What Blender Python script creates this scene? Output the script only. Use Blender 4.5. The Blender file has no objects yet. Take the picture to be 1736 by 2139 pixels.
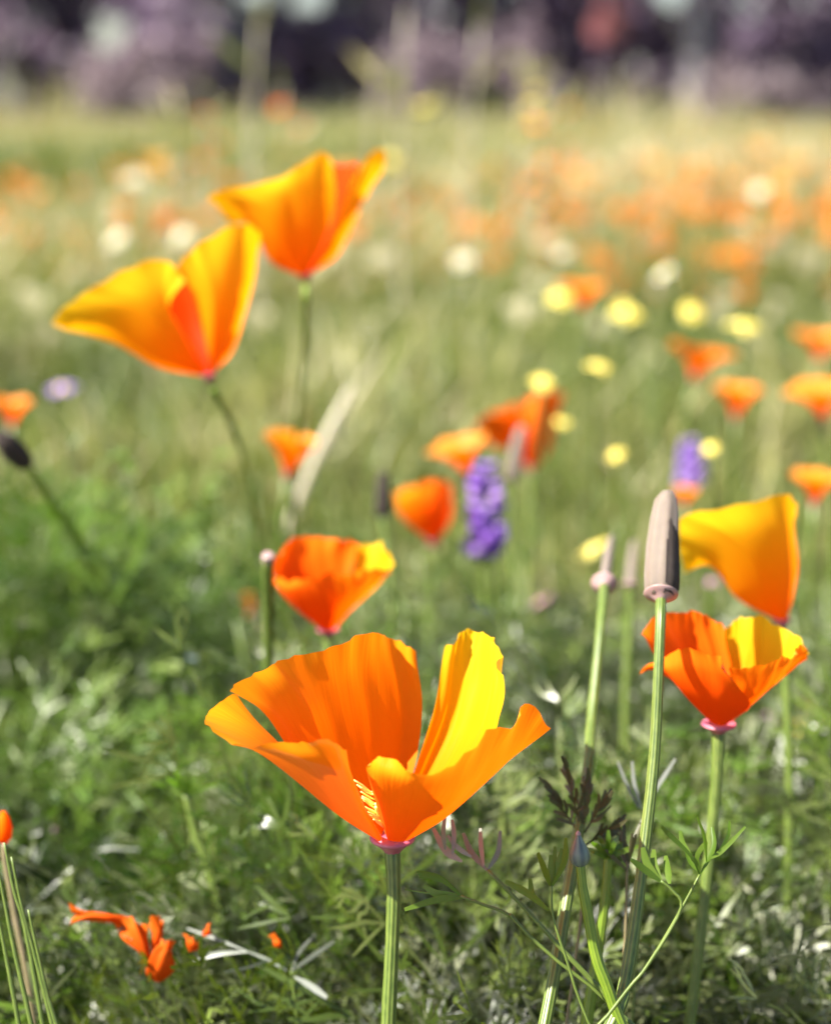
import bpy, math, random
import numpy as np
from mathutils import Vector
random.seed(7); rng = np.random.default_rng(7)
R = math.radians
S = bpy.context.scene
COL = S.collection

# ---------------------------------------------------------------- camera
CAM = np.array([0.0, 0.0, 0.27]); PITCH = 13.55; FPX = 3611.0   # FPX: focal length in units of a 1736 x 2139 frame
cd = bpy.data.cameras.new('camera'); cam = bpy.data.objects.new('camera', cd); COL.objects.link(cam)
cam.location = CAM; cam.rotation_euler = (R(90 - PITCH), 0, 0)
cd.sensor_fit = 'VERTICAL'; cd.sensor_height = 24; cd.lens = 24 * FPX / 2139
cd.clip_start = 0.01; cd.clip_end = 500
cd.dof.use_dof = True; cd.dof.focus_distance = 0.296; cd.dof.aperture_fstop = 6.3; cd.dof.aperture_blades = 0
S.camera = cam
# ---------------------------------------------------------------- sky, sun, exposure
TO_SUN = Vector((-0.62, -0.22, 0.75)).normalized()
w = bpy.data.worlds.new('World'); S.world = w; w.use_nodes = True
nt = w.node_tree; nt.nodes.clear()
sky = nt.nodes.new('ShaderNodeTexSky'); sky.sky_type = 'NISHITA'; sky.sun_disc = False
sky.sun_elevation = math.asin(TO_SUN.z); sky.sun_rotation = math.atan2(TO_SUN.x, TO_SUN.y)
sky.dust_density = 1.5
bg = nt.nodes.new('ShaderNodeBackground'); bg.inputs[1].default_value = 0.068
out = nt.nodes.new('ShaderNodeOutputWorld')
nt.links.new(sky.outputs[0], bg.inputs[0]); nt.links.new(bg.outputs[0], out.inputs[0])
sd = bpy.data.lights.new('sun', 'SUN'); sun = bpy.data.objects.new('sun', sd); COL.objects.link(sun)
sd.energy = 5.0; sd.angle = R(0.55); sd.color = (1, 0.95, 0.86)
sun.rotation_euler = TO_SUN.to_track_quat('Z', 'Y').to_euler()
S.view_settings.view_transform = 'Standard'; S.view_settings.look = 'None'
S.view_settings.gamma = 1; S.view_settings.use_curve_mapping = False
S.view_settings.exposure = 1.72
try:
    S.cycles.max_bounces = 8; S.cycles.diffuse_bounces = 5; S.cycles.transparent_max_bounces = 8
except Exception: pass

# ---------------------------------------------------------------- helpers
cp, sp = math.cos(R(PITCH)), math.sin(R(PITCH))
AX_R = np.array([1.0, 0, 0]); AX_F = np.array([0, cp, -sp]); AX_U = np.array([0, sp, cp])
def P(px, py, d):
    """The point of the place seen at (px, py) of the 1736-wide photograph, d metres ahead of the camera."""
    return CAM + d * (AX_F + AX_R * ((px - 868) / FPX) - AX_U * ((py - 1069.5) / FPX))
def depth_at(py, z):
    """How far ahead a thing at height z stands when it is seen at row py."""
    k = (-AX_U * ((py - 1069.5) / FPX) + AX_F)[2]
    return (z - CAM[2]) / k

class MB:
    def __init__(s): s.v = []; s.f = []; s.t = []; s.uv = []; s.n = 0
    def add(s, v, f, tint=0.5, uv=None):
        v = np.asarray(v, float); f = [tuple(int(i) + s.n for i in q) for q in f]
        s.v.append(v); s.f += f; s.n += len(v)
        s.t.append(np.full(len(v), tint) if np.isscalar(tint) else np.asarray(tint))
        s.uv.append(np.zeros((len(v), 2)) if uv is None else np.asarray(uv, float))
    def build(s, name, mat, parent=None, smooth=True):
        v = np.vstack(s.v)
        o = mesh_obj(name, v, s.f, mat, parent, smooth)
        put_attr(o.data, np.concatenate(s.t), np.vstack(s.uv))
        return o
ROOT = {}
def wloc(o):
    return ROOT.get(o.name, np.zeros(3)) if o else np.zeros(3)
def mesh_obj(name, v, f, mat, parent=None, smooth=True):
    org = wloc(parent)
    me = bpy.data.meshes.new(name)
    me.from_pydata((v - org).tolist(), [], f)
    if smooth: me.polygons.foreach_set('use_smooth', [True] * len(me.polygons))
    me.materials.append(mat)
    o = bpy.data.objects.new(name, me); COL.objects.link(o)
    if parent: o.parent = parent
    ROOT[o.name] = org
    return o
def put_attr(me, tint, uv=None):
    a = me.attributes.new('tint', 'FLOAT', 'POINT'); a.data.foreach_set('value', np.asarray(tint, np.float32))
    if uv is not None:
        b = me.attributes.new('along', 'FLOAT2', 'POINT'); b.data.foreach_set('vector', np.asarray(uv, np.float32).ravel())
def big_mesh(name, v, quads, tint, mat, kind):
    """A mass of leaf-sized faces from arrays."""
    me = bpy.data.meshes.new(name); n = len(quads)
    me.vertices.add(len(v)); me.vertices.foreach_set('co', np.asarray(v, np.float32).ravel())
    me.loops.add(n * 4); me.loops.foreach_set('vertex_index', np.asarray(quads, np.int32).ravel())
    me.polygons.add(n); me.polygons.foreach_set('loop_start', np.arange(0, n * 4, 4, dtype=np.int32))
    me.polygons.foreach_set('loop_total', np.full(n, 4, np.int32))
    me.polygons.foreach_set('use_smooth', np.ones(n, bool))
    me.update(calc_edges=True); me.validate()
    put_attr(me, tint); me.materials.append(mat)
    o = bpy.data.objects.new(name, me); COL.objects.link(o)
    if kind: o['kind'] = kind
    return o
def thing(name, label, cat, loc, group=None):
    o = bpy.data.objects.new(name, None); COL.objects.link(o); o.empty_display_size = 0.01
    o.location = tuple(loc); ROOT[o.name] = np.array(loc, float)
    o['label'] = label; o['category'] = cat
    if group: o['group'] = group
    return o
def tag(o, label, cat, group=None):
    o['label'] = label; o['category'] = cat
    if group: o['group'] = group
    return o

def crom(p, n):
    """Catmull-Rom resample of control rows p (k, ...) to n rows."""
    p = np.asarray(p, float); k = len(p)
    q = np.concatenate([[2 * p[0] - p[1]], p, [2 * p[-1] - p[-2]]])
    t = np.linspace(0, k - 1, n); i = np.minimum(t.astype(int), k - 2); u = (t - i)
    u = u.reshape((-1,) + (1,) * (p.ndim - 1))
    a, b, c, d = q[i], q[i + 1], q[i + 2], q[i + 3]
    return 0.5 * (2 * b + (c - a) * u + (2 * a - 5 * b + 4 * c - d) * u**2 + (3 * b - a - 3 * c + d) * u**3)
def grid_faces(nu, nv):
    return [(i * nv + j, i * nv + j + 1, (i + 1) * nv + j + 1, (i + 1) * nv + j) for i in range(nu - 1) for j in range(nv - 1)]

# ---------------------------------------------------------------- materials
def newmat(name):
    m = bpy.data.materials.new(name); m.use_nodes = True; t = m.node_tree; t.nodes.clear()
    return m, t, t.nodes.new('ShaderNodeOutputMaterial')
def node(t, typ, **kw):
    n = t.nodes.new(typ)
    for k, v in kw.items(): setattr(n, k, v)
    return n
def ramp(t, fac, stops):
    r = t.nodes.new('ShaderNodeValToRGB'); el = r.color_ramp.elements
    while len(el) < len(stops): el.new(0.5)
    for e, (p, c) in zip(el, stops): e.position = p; e.color = (*c, 1)
    if fac is not None: t.links.new(fac, r.inputs[0])
    return r.outputs[0]
def attr(t, name):
    n = t.nodes.new('ShaderNodeAttribute'); n.attribute_name = name; return n

def sheet_shader(t, out, col, tcol, trans=0.4, gloss=0.05, rough=0.4, bump=None):
    d = node(t, 'ShaderNodeBsdfDiffuse'); tr = node(t, 'ShaderNodeBsdfTranslucent'); g = node(t, 'ShaderNodeBsdfGlossy')
    g.inputs['Roughness'].default_value = rough
    m1 = node(t, 'ShaderNodeMixShader'); m1.inputs[0].default_value = trans
    m2 = node(t, 'ShaderNodeMixShader')
    lw = node(t, 'ShaderNodeFresnel'); lw.inputs[0].default_value = 1.4
    ml = node(t, 'ShaderNodeMath', operation='MULTIPLY'); ml.inputs[1].default_value = gloss
    t.links.new(lw.outputs[0], ml.inputs[0]); t.links.new(ml.outputs[0], m2.inputs[0])
    t.links.new(col, d.inputs[0]); t.links.new(tcol, tr.inputs[0])
    t.links.new(d.outputs[0], m1.inputs[1]); t.links.new(tr.outputs[0], m1.inputs[2])
    t.links.new(m1.outputs[0], m2.inputs[1]); t.links.new(g.outputs[0], m2.inputs[2])
    if bump is not None:
        for n in (d, tr, g): t.links.new(bump, n.inputs['Normal'])
    t.links.new(m2.outputs[0], out.inputs[0])

def petal_mat(name, refl, trans_c, trans):
    m, t, out = newmat(name)
    a = attr(t, 'along'); sep = node(t, 'ShaderNodeSeparateXYZ'); t.links.new(a.outputs['Vector'], sep.inputs[0])
    mp = node(t, 'ShaderNodeMapping'); mp.inputs['Scale'].default_value = (70, 2.2, 1)
    t.links.new(a.outputs['Vector'], mp.inputs[0])
    nz = node(t, 'ShaderNodeTexNoise'); nz.inputs['Scale'].default_value = 1.0; nz.inputs['Detail'].default_value = 5
    t.links.new(mp.outputs[0], nz.inputs[0])
    add = node(t, 'ShaderNodeMath', operation='MULTIPLY_ADD'); add.inputs[1].default_value = 0.22
    mu = node(t, 'ShaderNodeMath', operation='MULTIPLY'); mu.inputs[1].default_value = 0.85; t.links.new(sep.outputs[1], mu.inputs[0])
    t.links.new(nz.outputs[0], add.inputs[0]); t.links.new(mu.outputs[0], add.inputs[2])
    r0, r1, r2 = refl
    c = ramp(t, add.outputs[0], [(0.12, r0), (0.55, r1), (0.95, r2)])
    q0, q1, q2 = trans_c
    c2 = ramp(t, add.outputs[0], [(0.12, q0), (0.55, q1), (0.95, q2)])
    bp = node(t, 'ShaderNodeBump'); bp.inputs['Strength'].default_value = 0.2; bp.inputs['Distance'].default_value = 0.0006
    t.links.new(nz.outputs[0], bp.inputs['Height'])
    sheet_shader(t, out, c, c2, trans, 0.07, 0.45, bp.outputs[0])
    return m
M = {}
M['petal'] = petal_mat('petal', ((.92, .15, .002), (.94, .23, .004), (.95, .33, .008)), ((.96, .09, .0), (.97, .135, .001), (.98, .19, .003)), 0.46)
M['petal_sunlit'] = petal_mat('petal_sunlit', ((.95, .20, .003), (.96, .42, .006), (.96, .62, .014)), ((.98, .14, .0), (.98, .28, .001), (.98, .44, .003)), 0.56)  # yellower copy of petal, with sunlit brightness put into its colour
M['petal_shaded'] = petal_mat('petal_shaded', ((.70, .030, .001), (.74, .036, .001), (.80, .06, .002)), ((.8, .03, .0), (.8, .04, .001), (.85, .06, .002)), 0.3)  # back petals of the upper pair, slot shadow put into the colour
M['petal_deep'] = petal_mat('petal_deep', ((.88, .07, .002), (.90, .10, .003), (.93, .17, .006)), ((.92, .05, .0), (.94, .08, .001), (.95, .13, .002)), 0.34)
M['petal_gold'] = petal_mat('petal_gold', ((.82, .33, .05), (.84, .44, .09), (.86, .54, .16)), ((.85, .30, .03), (.88, .38, .05), (.9, .48, .11)), 0.4)
M['petal_old'] = petal_mat('petal_old', ((.50, .06, .004), (.55, .08, .006), (.6, .12, .01)), ((.9, .1, .0), (.9, .12, .001), (.9, .15, .003)), 0.3)
M['petal_yellow'] = petal_mat('petal_yellow', ((.85, .62, .05), (.88, .70, .08), (.90, .80, .30)), ((.8, .6, .03), (.85, .7, .05), (.9, .8, .2)), 0.35)
M['petal_white'] = petal_mat('petal_white', ((.55, .5, .34), (.55, .5, .42), (.58, .54, .46)), ((.7, .68, .4), (.75, .72, .6), (.75, .72, .65)), 0.35)
M['petal_purple'] = petal_mat('petal_purple', ((.24, .10, .48), (.28, .14, .56), (.50, .34, .66)), ((.16, .06, .4), (.2, .1, .5), (.3, .2, .55)), 0.3)
M['petal_pink'] = petal_mat('petal_pink', ((.50, .10, .42), (.58, .18, .52), (.70, .36, .62)), ((.5, .1, .4), (.55, .18, .5), (.6, .3, .55)), 0.3)
M['petal_rose'] = petal_mat('petal_rose', ((.85, .48, .50), (.88, .55, .56), (.9, .62, .62)), ((.5, .2, .2), (.5, .2, .2), (.6, .3, .3)), 0.3)

def leaf_mat(name, stops, tstops, trans, gloss=0.5, rough=0.38):
    m, t, out = newmat(name)
    a = attr(t, 'tint')
    geo = node(t, 'ShaderNodeNewGeometry')
    nz = node(t, 'ShaderNodeTexNoise'); nz.inputs['Scale'].default_value = 260; nz.inputs['Detail'].default_value = 3
    t.links.new(geo.outputs['Position'], nz.inputs[0])
    ma = node(t, 'ShaderNodeMath', operation='MULTIPLY_ADD'); ma.inputs[1].default_value = 0.35; 
    sb = node(t, 'ShaderNodeMath', operation='SUBTRACT'); sb.inputs[1].default_value = 0.175
    t.links.new(nz.outputs[0], ma.inputs[0]); t.links.new(a.outputs['Fac'], ma.inputs[2]); t.links.new(ma.outputs[0], sb.inputs[0])
    c = ramp(t, sb.outputs[0], stops); c2 = ramp(t, sb.outputs[0], tstops)
    sheet_shader(t, out, c, c2, trans, gloss, rough)
    return m
M['leaf'] = leaf_mat('poppy_leaf', [(0.0, (.020, .036, .007)), (0.35, (.066, .102, .014)), (0.65, (.14, .175, .045)), (1.0, (.33, .34, .24))],
                     [(0.0, (.08, .13, .008)), (0.5, (.20, .27, .015)), (1.0, (.26, .28, .08))], 0.38, 1.05, 0.32)
M['grass'] = leaf_mat('meadow_blade', [(0.0, (.055, .085, .014)), (0.35, (.155, .190, .038)), (0.62, (.27, .27, .085)), (0.85, (.46, .40, .17)), (1.0, (.62, .54, .36))],
                      [(0.0, (.10, .17, .01)), (0.4, (.27, .34, .03)), (1.0, (.50, .42, .15))], 0.44, 0.6, 0.4)
M['fresh'] = leaf_mat('fresh_leaf', [(0.0, (.04, .085, .008)), (0.5, (.09, .16, .014)), (1.0, (.17, .23, .04))],
                      [(0.0, (.08, .2, .01)), (0.5, (.14, .30, .01)), (1.0, (.20, .32, .05))], 0.42, 0.8, 0.35)
M['grey_leaf'] = leaf_mat('grey_leaf', [(0.0, (.08, .10, .07)), (0.5, (.18, .20, .16)), (1.0, (.34, .35, .32))],
                          [(0.0, (.1, .14, .08)), (1.0, (.2, .24, .16))], 0.25, 0.8, 0.34)
M['shaded_dry_leaf'] = leaf_mat('shaded_dry_leaf', [(0.0, (.045, .042, .022)), (0.5, (.085, .085, .04)), (1.0, (.14, .14, .07))],  # brownish leaf, darkened by the largest poppy's shadow put into its colour
                         [(0.0, (.03, .03, .01)), (1.0, (.06, .05, .02))], 0.2, 0.7, 0.4)
M['shrub_leaf'] = leaf_mat('shrub_leaf', [(0.0, (.09, .06, .105)), (0.4, (.17, .12, .185)), (0.7, (.25, .19, .24)), (1.0, (.33, .27, .27))],
                           [(0.0, (.16, .11, .17)), (1.0, (.4, .3, .34))], 0.4, 0.1, 0.5)
M['tree_leaf'] = leaf_mat('tree_leaf', [(0.0, (.10, .065, .125)), (0.5, (.26, .19, .29)), (1.0, (.42, .34, .43))],
                          [(0.0, (.10, .065, .11)), (1.0, (.36, .27, .34))], 0.45, 0.08, 0.5)

def stem_mat(name, pale, deep, ribs, rough=0.42, spec=0.5):
    m, t, out = newmat(name)
    a = attr(t, 'along'); sep = node(t, 'ShaderNodeSeparateXYZ'); t.links.new(a.outputs['Vector'], sep.inputs[0])
    mu = node(t, 'ShaderNodeMath', operation='MULTIPLY'); mu.inputs[1].default_value = ribs * 2 * math.pi; t.links.new(sep.outputs[0], mu.inputs[0])
    co = node(t, 'ShaderNodeMath', operation='COSINE'); t.links.new(mu.outputs[0], co.inputs[0])
    nz = node(t, 'ShaderNodeTexNoise'); nz.inputs['Scale'].default_value = 6; nz.inputs['Detail'].default_value = 4
    t.links.new(a.outputs['Vector'], nz.inputs[0])
    m1 = node(t, 'ShaderNodeMath', operation='MULTIPLY_ADD'); m1.inputs[1].default_value = 0.25; t.links.new(co.outputs[0], m1.inputs[0]); t.links.new(nz.outputs[0], m1.inputs[2])
    c = ramp(t, m1.outputs[0], [(0.1, deep), (0.5, tuple((x + y) / 2 for x, y in zip(pale, deep))), (0.9, pale)])
    b = node(t, 'ShaderNodeBsdfPrincipled'); t.links.new(c, b.inputs['Base Color']); b.inputs['Roughness'].default_value = rough
    b.inputs['Specular IOR Level'].default_value = spec
    b.inputs['Subsurface Weight'].default_value = 0.25; b.inputs['Subsurface Radius'].default_value = (.5, .8, .2); b.inputs['Subsurface Scale'].default_value = 0.0006
    t.links.new(b.outputs[0], out.inputs[0]); return m
M['stem'] = stem_mat('stem', (.165, .215, .042), (.045, .082, .010), 9)
M['stem_red'] = stem_mat('stem_red', (.26, .20, .12), (.10, .09, .03), 9)
M['stem_yellow'] = stem_mat('stem_yellow', (.18, .25, .022), (.09, .16, .008), 9)
M['pod'] = stem_mat('pod', (.20, .165, .135), (.16, .125, .10), 5, .9, .1)
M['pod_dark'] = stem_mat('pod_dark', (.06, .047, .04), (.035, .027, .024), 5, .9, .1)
M['bud'] = stem_mat('bud', (.16, .20, .15), (.06, .085, .09), 7)
M['rim'] = stem_mat('rim', (.50, .16, .20), (.34, .06, .12), 3)
M['rim_pale'] = stem_mat('rim_pale', (.40, .27, .26), (.28, .17, .16), 3)
M['stamen'] = stem_mat('stamen', (.95, .86, .36), (.92, .74, .12), 2)
M['bark'] = stem_mat('bark', (.30, .27, .28), (.14, .12, .13), 7)
M['straw'] = stem_mat('straw', (.55, .50, .38), (.38, .32, .20), 4)

m, t, o_ = newmat('soil')
nz = node(t, 'ShaderNodeTexNoise'); nz.inputs['Scale'].default_value = 40; nz.inputs['Detail'].default_value = 8
geo = node(t, 'ShaderNodeNewGeometry'); t.links.new(geo.outputs['Position'], nz.inputs[0])
nz2 = node(t, 'ShaderNodeTexNoise'); nz2.inputs['Scale'].default_value = 1.3; nz2.inputs['Detail'].default_value = 5; t.links.new(geo.outputs['Position'], nz2.inputs[0])
mm = node(t, 'ShaderNodeMath', operation='MULTIPLY'); t.links.new(nz.outputs[0], mm.inputs[0]); t.links.new(nz2.outputs[0], mm.inputs[1])
c = ramp(t, mm.outputs[0], [(0.1, (.035, .03, .022)), (0.25, (.08, .075, .045)), (0.45, (.16, .14, .075))])
b = node(t, 'ShaderNodeBsdfPrincipled'); b.inputs['Roughness'].default_value = 0.95; t.links.new(c, b.inputs['Base Color'])
bp = node(t, 'ShaderNodeBump'); bp.inputs['Distance'].default_value = 0.01; t.links.new(nz.outputs[0], bp.inputs['Height']); t.links.new(bp.outputs[0], b.inputs['Normal'])
t.links.new(b.outputs[0], o_.inputs[0]); M['soil'] = m

# ---------------------------------------------------------------- shapes
def frame(d):
    d = np.asarray(d, float); d = d / (np.linalg.norm(d) + 1e-12)
    a = np.array([0, 0, 1.0]) if abs(d[2]) < 0.9 else np.array([0, 1.0, 0])
    x = np.cross(a, d); x /= np.linalg.norm(x); return x, np.cross(d, x), d
def tube(mb, pts, r, n=24, sides=14, rib=0.0, ribs=9, tint=0.5, resample=True, wob=0.03):
    pts = crom(np.asarray(pts), n) if resample else np.asarray(pts, float)
    n = len(pts); r = np.interp(np.linspace(0, 1, n), np.linspace(0, 1, len(r)), r) if hasattr(r, '__len__') else np.full(n, r)
    tang = np.gradient(pts, axis=0); x, y, _ = frame(tang[0]); V = []; UV = []; L = 0
    for i in range(n):
        d = tang[i] / (np.linalg.norm(tang[i]) + 1e-12)
        x = x - d * np.dot(x, d); x /= np.linalg.norm(x); y = np.cross(d, x)
        if i: L += np.linalg.norm(pts[i] - pts[i - 1])
        for k in range(sides):
            a = 2 * math.pi * k / sides
            rr = r[i] * (1 + rib * math.cos(ribs * a) + wob * math.sin(i * 1.7 + pts[0][0] * 900) * .5 + wob * math.sin(i * .61 + 1))
            V.append(pts[i] + rr * (x * math.cos(a) + y * math.sin(a))); UV.append((k / sides, L * 60))
    F = [(i * sides + k, i * sides + (k + 1) % sides, (i + 1) * sides + (k + 1) % sides, (i + 1) * sides + k) for i in range(n - 1) for k in range(sides)]
    F += [tuple(range(sides))[::-1], tuple((n - 1) * sides + k for k in range(sides))]
    mb.add(V, F, tint, UV)
def lathe(mb, base, axis, prof, sides=20, rib=0.0, ribs=6):
    """prof: (radius, height) pairs along axis from base."""
    x, y, d = frame(axis); V = []; UV = []
    for r, h in prof:
        for k in range(sides):
            a = 2 * math.pi * k / sides; rr = r * (1 + rib * math.cos(ribs * a))
            V.append(np.asarray(base) + d * h + rr * (x * math.cos(a) + y * math.sin(a))); UV.append((k / sides, h * 60))
    n = len(prof)
    F = [(i * sides + k, i * sides + (k + 1) % sides, (i + 1) * sides + (k + 1) % sides, (i + 1) * sides + k) for i in range(n - 1) for k in range(sides)]
    F += [tuple(range(sides))[::-1], tuple((n - 1) * sides + k for k in range(sides))]
    mb.add(V, F, 0.5, UV)
def noise1(x, seed):
    r = np.random.default_rng(abs(int(seed))); ph = r.uniform(0, 6.28, 6); fr = r.uniform(0.6, 1.4, 6) * np.array([3, 6, 11, 19, 31, 47]); am = np.array([1, .7, .5, .35, .25, .18])
    return sum(a * np.sin(f * x + p) for a, f, p in zip(am, fr, ph))
def petal(parent, cols, d0, seed=0, pleat=0.0006, ruffle=0.0006, nu=34, nv=44, mat='petal', name='petal'):
    """cols: columns across the petal; each a base-to-rim list of (px, py, dz in mm)."""
    g = np.array([[P(a, b, d0 + c / 1000) for a, b, c in col] for col in cols])       # (v, u, 3)
    g = crom(g, nv); g = np.swapaxes(crom(np.swapaxes(g, 0, 1), nu), 0, 1)              # (nv, nu, 3)
    gv = np.gradient(g, axis=0); gu = np.gradient(g, axis=1)
    N = np.cross(gv, gu); N /= np.linalg.norm(N, axis=2, keepdims=True) + 1e-12
    u = np.linspace(0, 1, nu)[None, :]; v = np.linspace(0, 1, nv)[:, None]
    pl = noise1(v * 1.0 + 0.02 * np.sin(9 * u), seed) * pleat * (u ** 1.3)
    ru = noise1(v * 2.3 + 0.4, seed + 50) * ruffle * np.clip((u - 0.72) / 0.28, 0, 1) ** 2
    g = g + N * (pl + ru)[..., None]
    du = gu / (np.linalg.norm(gu, axis=2, keepdims=True) + 1e-12)
    sc = noise1(v * 3.1, seed + 9) * 0.00034 * np.clip((u - 0.85) / 0.15, 0, 1)           # small scallops in the rim
    g = g + du * sc[..., None]
    V = g.transpose(1, 0, 2).reshape(-1, 3)
    UV = np.stack([np.broadcast_to(v.T, (nu, nv)) + seed * 1.37, np.broadcast_to(u.T, (nu, nv))], -1).reshape(-1, 2)
    mb = MB(); mb.add(V, grid_faces(nu, nv), 0.5, UV)
    return mb.build(name, M[mat], parent)
def to_ground(pts, lean=0.0):
    p = np.asarray(pts[-1]); q = np.asarray(pts[-2]); d = p - q
    dx = np.clip(d[0] / max(1e-6, abs(d[2])), -1.1, 1.1); dy = np.clip(d[1] / max(1e-6, abs(d[2])), -0.6, 0.6)
    h = p[2]
    return list(pts) + [p + np.array([dx * h * .22, dy * h * .22, -h * 0.25]), np.array([p[0] + dx * h * .45, p[1] + dy * h * .45, -0.004])]
def stem(parent, pts, r, mat='stem', name='stem', ground=True, sides=36, n=40):
    pts = to_ground(pts) if ground else pts
    mb = MB(); tube(mb, pts, r, n, sides, 0.07, 9)
    return mb.build(name, M[mat], parent)
def ground_of(pts):
    return to_ground(pts)[-1] * np.array([1, 1, 0])
def px_path(path, d):
    ds = np.linspace(d[0], d[1], len(path)) if hasattr(d, '__len__') else [d] * len(path)
    return [P(a, b, k) for (a, b), k in zip(path, ds)]
def receptacle(parent, base, axis, r, stem_r, h, mat='rim'):
    mb = MB(); lathe(mb, base, axis, [(stem_r, -h), (stem_r * 1.25, -h * .8), (r * .72, -h * .35), (r * .96, -h * .12), (r, 0.0), (r * .93, h * .12), (r * .6, h * .16)], 28)
    return mb.build('receptacle', M[mat], parent)
def stamens(parent, base, axis, n, L, spread, seed):
    rr = random.Random(seed); x, y, d = frame(axis)
    for k in range(n):
        a = rr.uniform(0, 6.28); s = rr.uniform(0.2, 1) * spread; l = L * rr.uniform(.75, 1.1)
        b0 = np.asarray(base) + (x * math.cos(a) + y * math.sin(a)) * 0.0008
        tip = np.asarray(base) + d * l + (x * math.cos(a) + y * math.sin(a)) * s
        mid = (b0 + tip) / 2 + (x * math.cos(a) + y * math.sin(a)) * s * .2
        mb = MB(); tube(mb, [b0, mid, b0 + (tip - b0) * .62], .00016, 5, 6)
        tube(mb, [b0 + (tip - b0) * .55, b0 + (tip - b0) * .8, tip], [.0003, .0004, .00025], 5, 6)
        mb.build('stamen', M['stamen'], parent)

def strip(mb, pts, w, nrm=(0, -1, 0.3), tint=0.5, n=7, cup=0.0):
    """A narrow leaf lobe along pts with width profile w; two quads across so that it can be folded along its midrib."""
    p = crom(np.asarray(pts), n); ww = np.interp(np.linspace(0, 1, n), np.linspace(0, 1, len(w)), w) / 2
    tg = np.gradient(p, axis=0); tg /= np.linalg.norm(tg, axis=1, keepdims=True) + 1e-12
    nn = np.asarray(nrm, float); sd_ = np.cross(tg, nn); sd_ /= np.linalg.norm(sd_, axis=1, keepdims=True) + 1e-9
    up = np.cross(sd_, tg)
    V = np.concatenate([p - sd_ * ww[:, None] + up * (cup * ww)[:, None], p, p + sd_ * ww[:, None] + up * (cup * ww)[:, None]])
    F = []
    for i in range(n - 1):
        F += [(i, i + n, i + n + 1, i + 1), (i + n, i + 2 * n, i + 2 * n + 1, i + n + 1)]
    mb.add(V, F, tint)

# generic poppy, built in its own axes: four petals round an upright axis, opening 'o' (0 shut .. 1 wide)
def generic_petal(name, mat, parent, base, axis, yaw, a0, size, o, seed, wide=0.95, nu=12, nv=14):
    x, y, d = frame(axis); u = np.linspace(0, 1, nu)[None, :]; v = np.linspace(-1, 1, nv)[:, None]
    L = size * (1 - 0.13 * np.abs(v) ** 2.6) * u
    th = (0.25 + 0.75 * o) * (0.55 + 0.75 * u)                         # angle from the axis
    rad = 0.0025 * (size / .03) + L * np.sin(th); h = L * np.cos(th)
    az = a0 + yaw + v * wide * (0.75 + .12 * u)
    rad = rad + noise1(v * 1.2, seed) * 0.025 * size * u ** 2
    h = h + noise1(v * 1.7, seed + 4) * 0.02 * size * u ** 2
    g = np.asarray(base) + x * (rad * np.cos(az))[..., None] + y * (rad * np.sin(az))[..., None] + d * h[..., None]
    V = g.transpose(1, 0, 2).reshape(-1, 3)
    UV = np.stack([np.broadcast_to(v.T, (nu, nv)) * .5 + .5 + seed, np.broadcast_to(u.T, (nu, nv))], -1).reshape(-1, 2)
    mb = MB(); mb.add(V, grid_faces(nu, nv), 0.5, UV)
    return mb.build(name, M[mat], parent) if parent is not False else mb
def generic_poppy(label, px, py, width, d, o=0.5, tilt=(0, 0), yaw=0.3, mat='petal', group=None, name='poppy', cat='poppy', r=0.0011, stem_m='stem'):
    size = width * d / FPX * (0.95 - 0.25 * o)
    axis = np.array([tilt[0], tilt[1], 1.0])
    base = P(px, py, d) - axis / np.linalg.norm(axis) * size * 0.45
    pts = [base, base - axis * base[2] * 0.25, np.array([base[0] - tilt[0] * .05, base[1] - tilt[1] * .05, base[2] * .4])]
    root = thing(name, label, cat, ground_of(pts), group)
    for k in range(4):
        generic_petal('petal', mat, root, base, axis, yaw, k * math.pi / 2, size * (1 if k % 2 else .93), o + (0.06 if k % 2 else 0), int(px) + k)
    receptacle(root, base, axis, size * .1, r, size * .12)
    stem(root, [base - axis * size * .1] + pts[1:], r, stem_m, sides=10, n=14)
    return root

# ================================================================= the setting
gs = 90
me = bpy.data.meshes.new('ground'); n = 60
xs = np.linspace(-gs, gs, n); gx, gy = np.meshgrid(xs, xs); zz = np.zeros_like(gx)
gv = np.stack([gx, gy + 40, zz], -1).reshape(-1, 3)
g_ = mesh_obj('ground', gv, grid_faces(n, n), M['soil']); g_['kind'] = 'structure'

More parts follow.
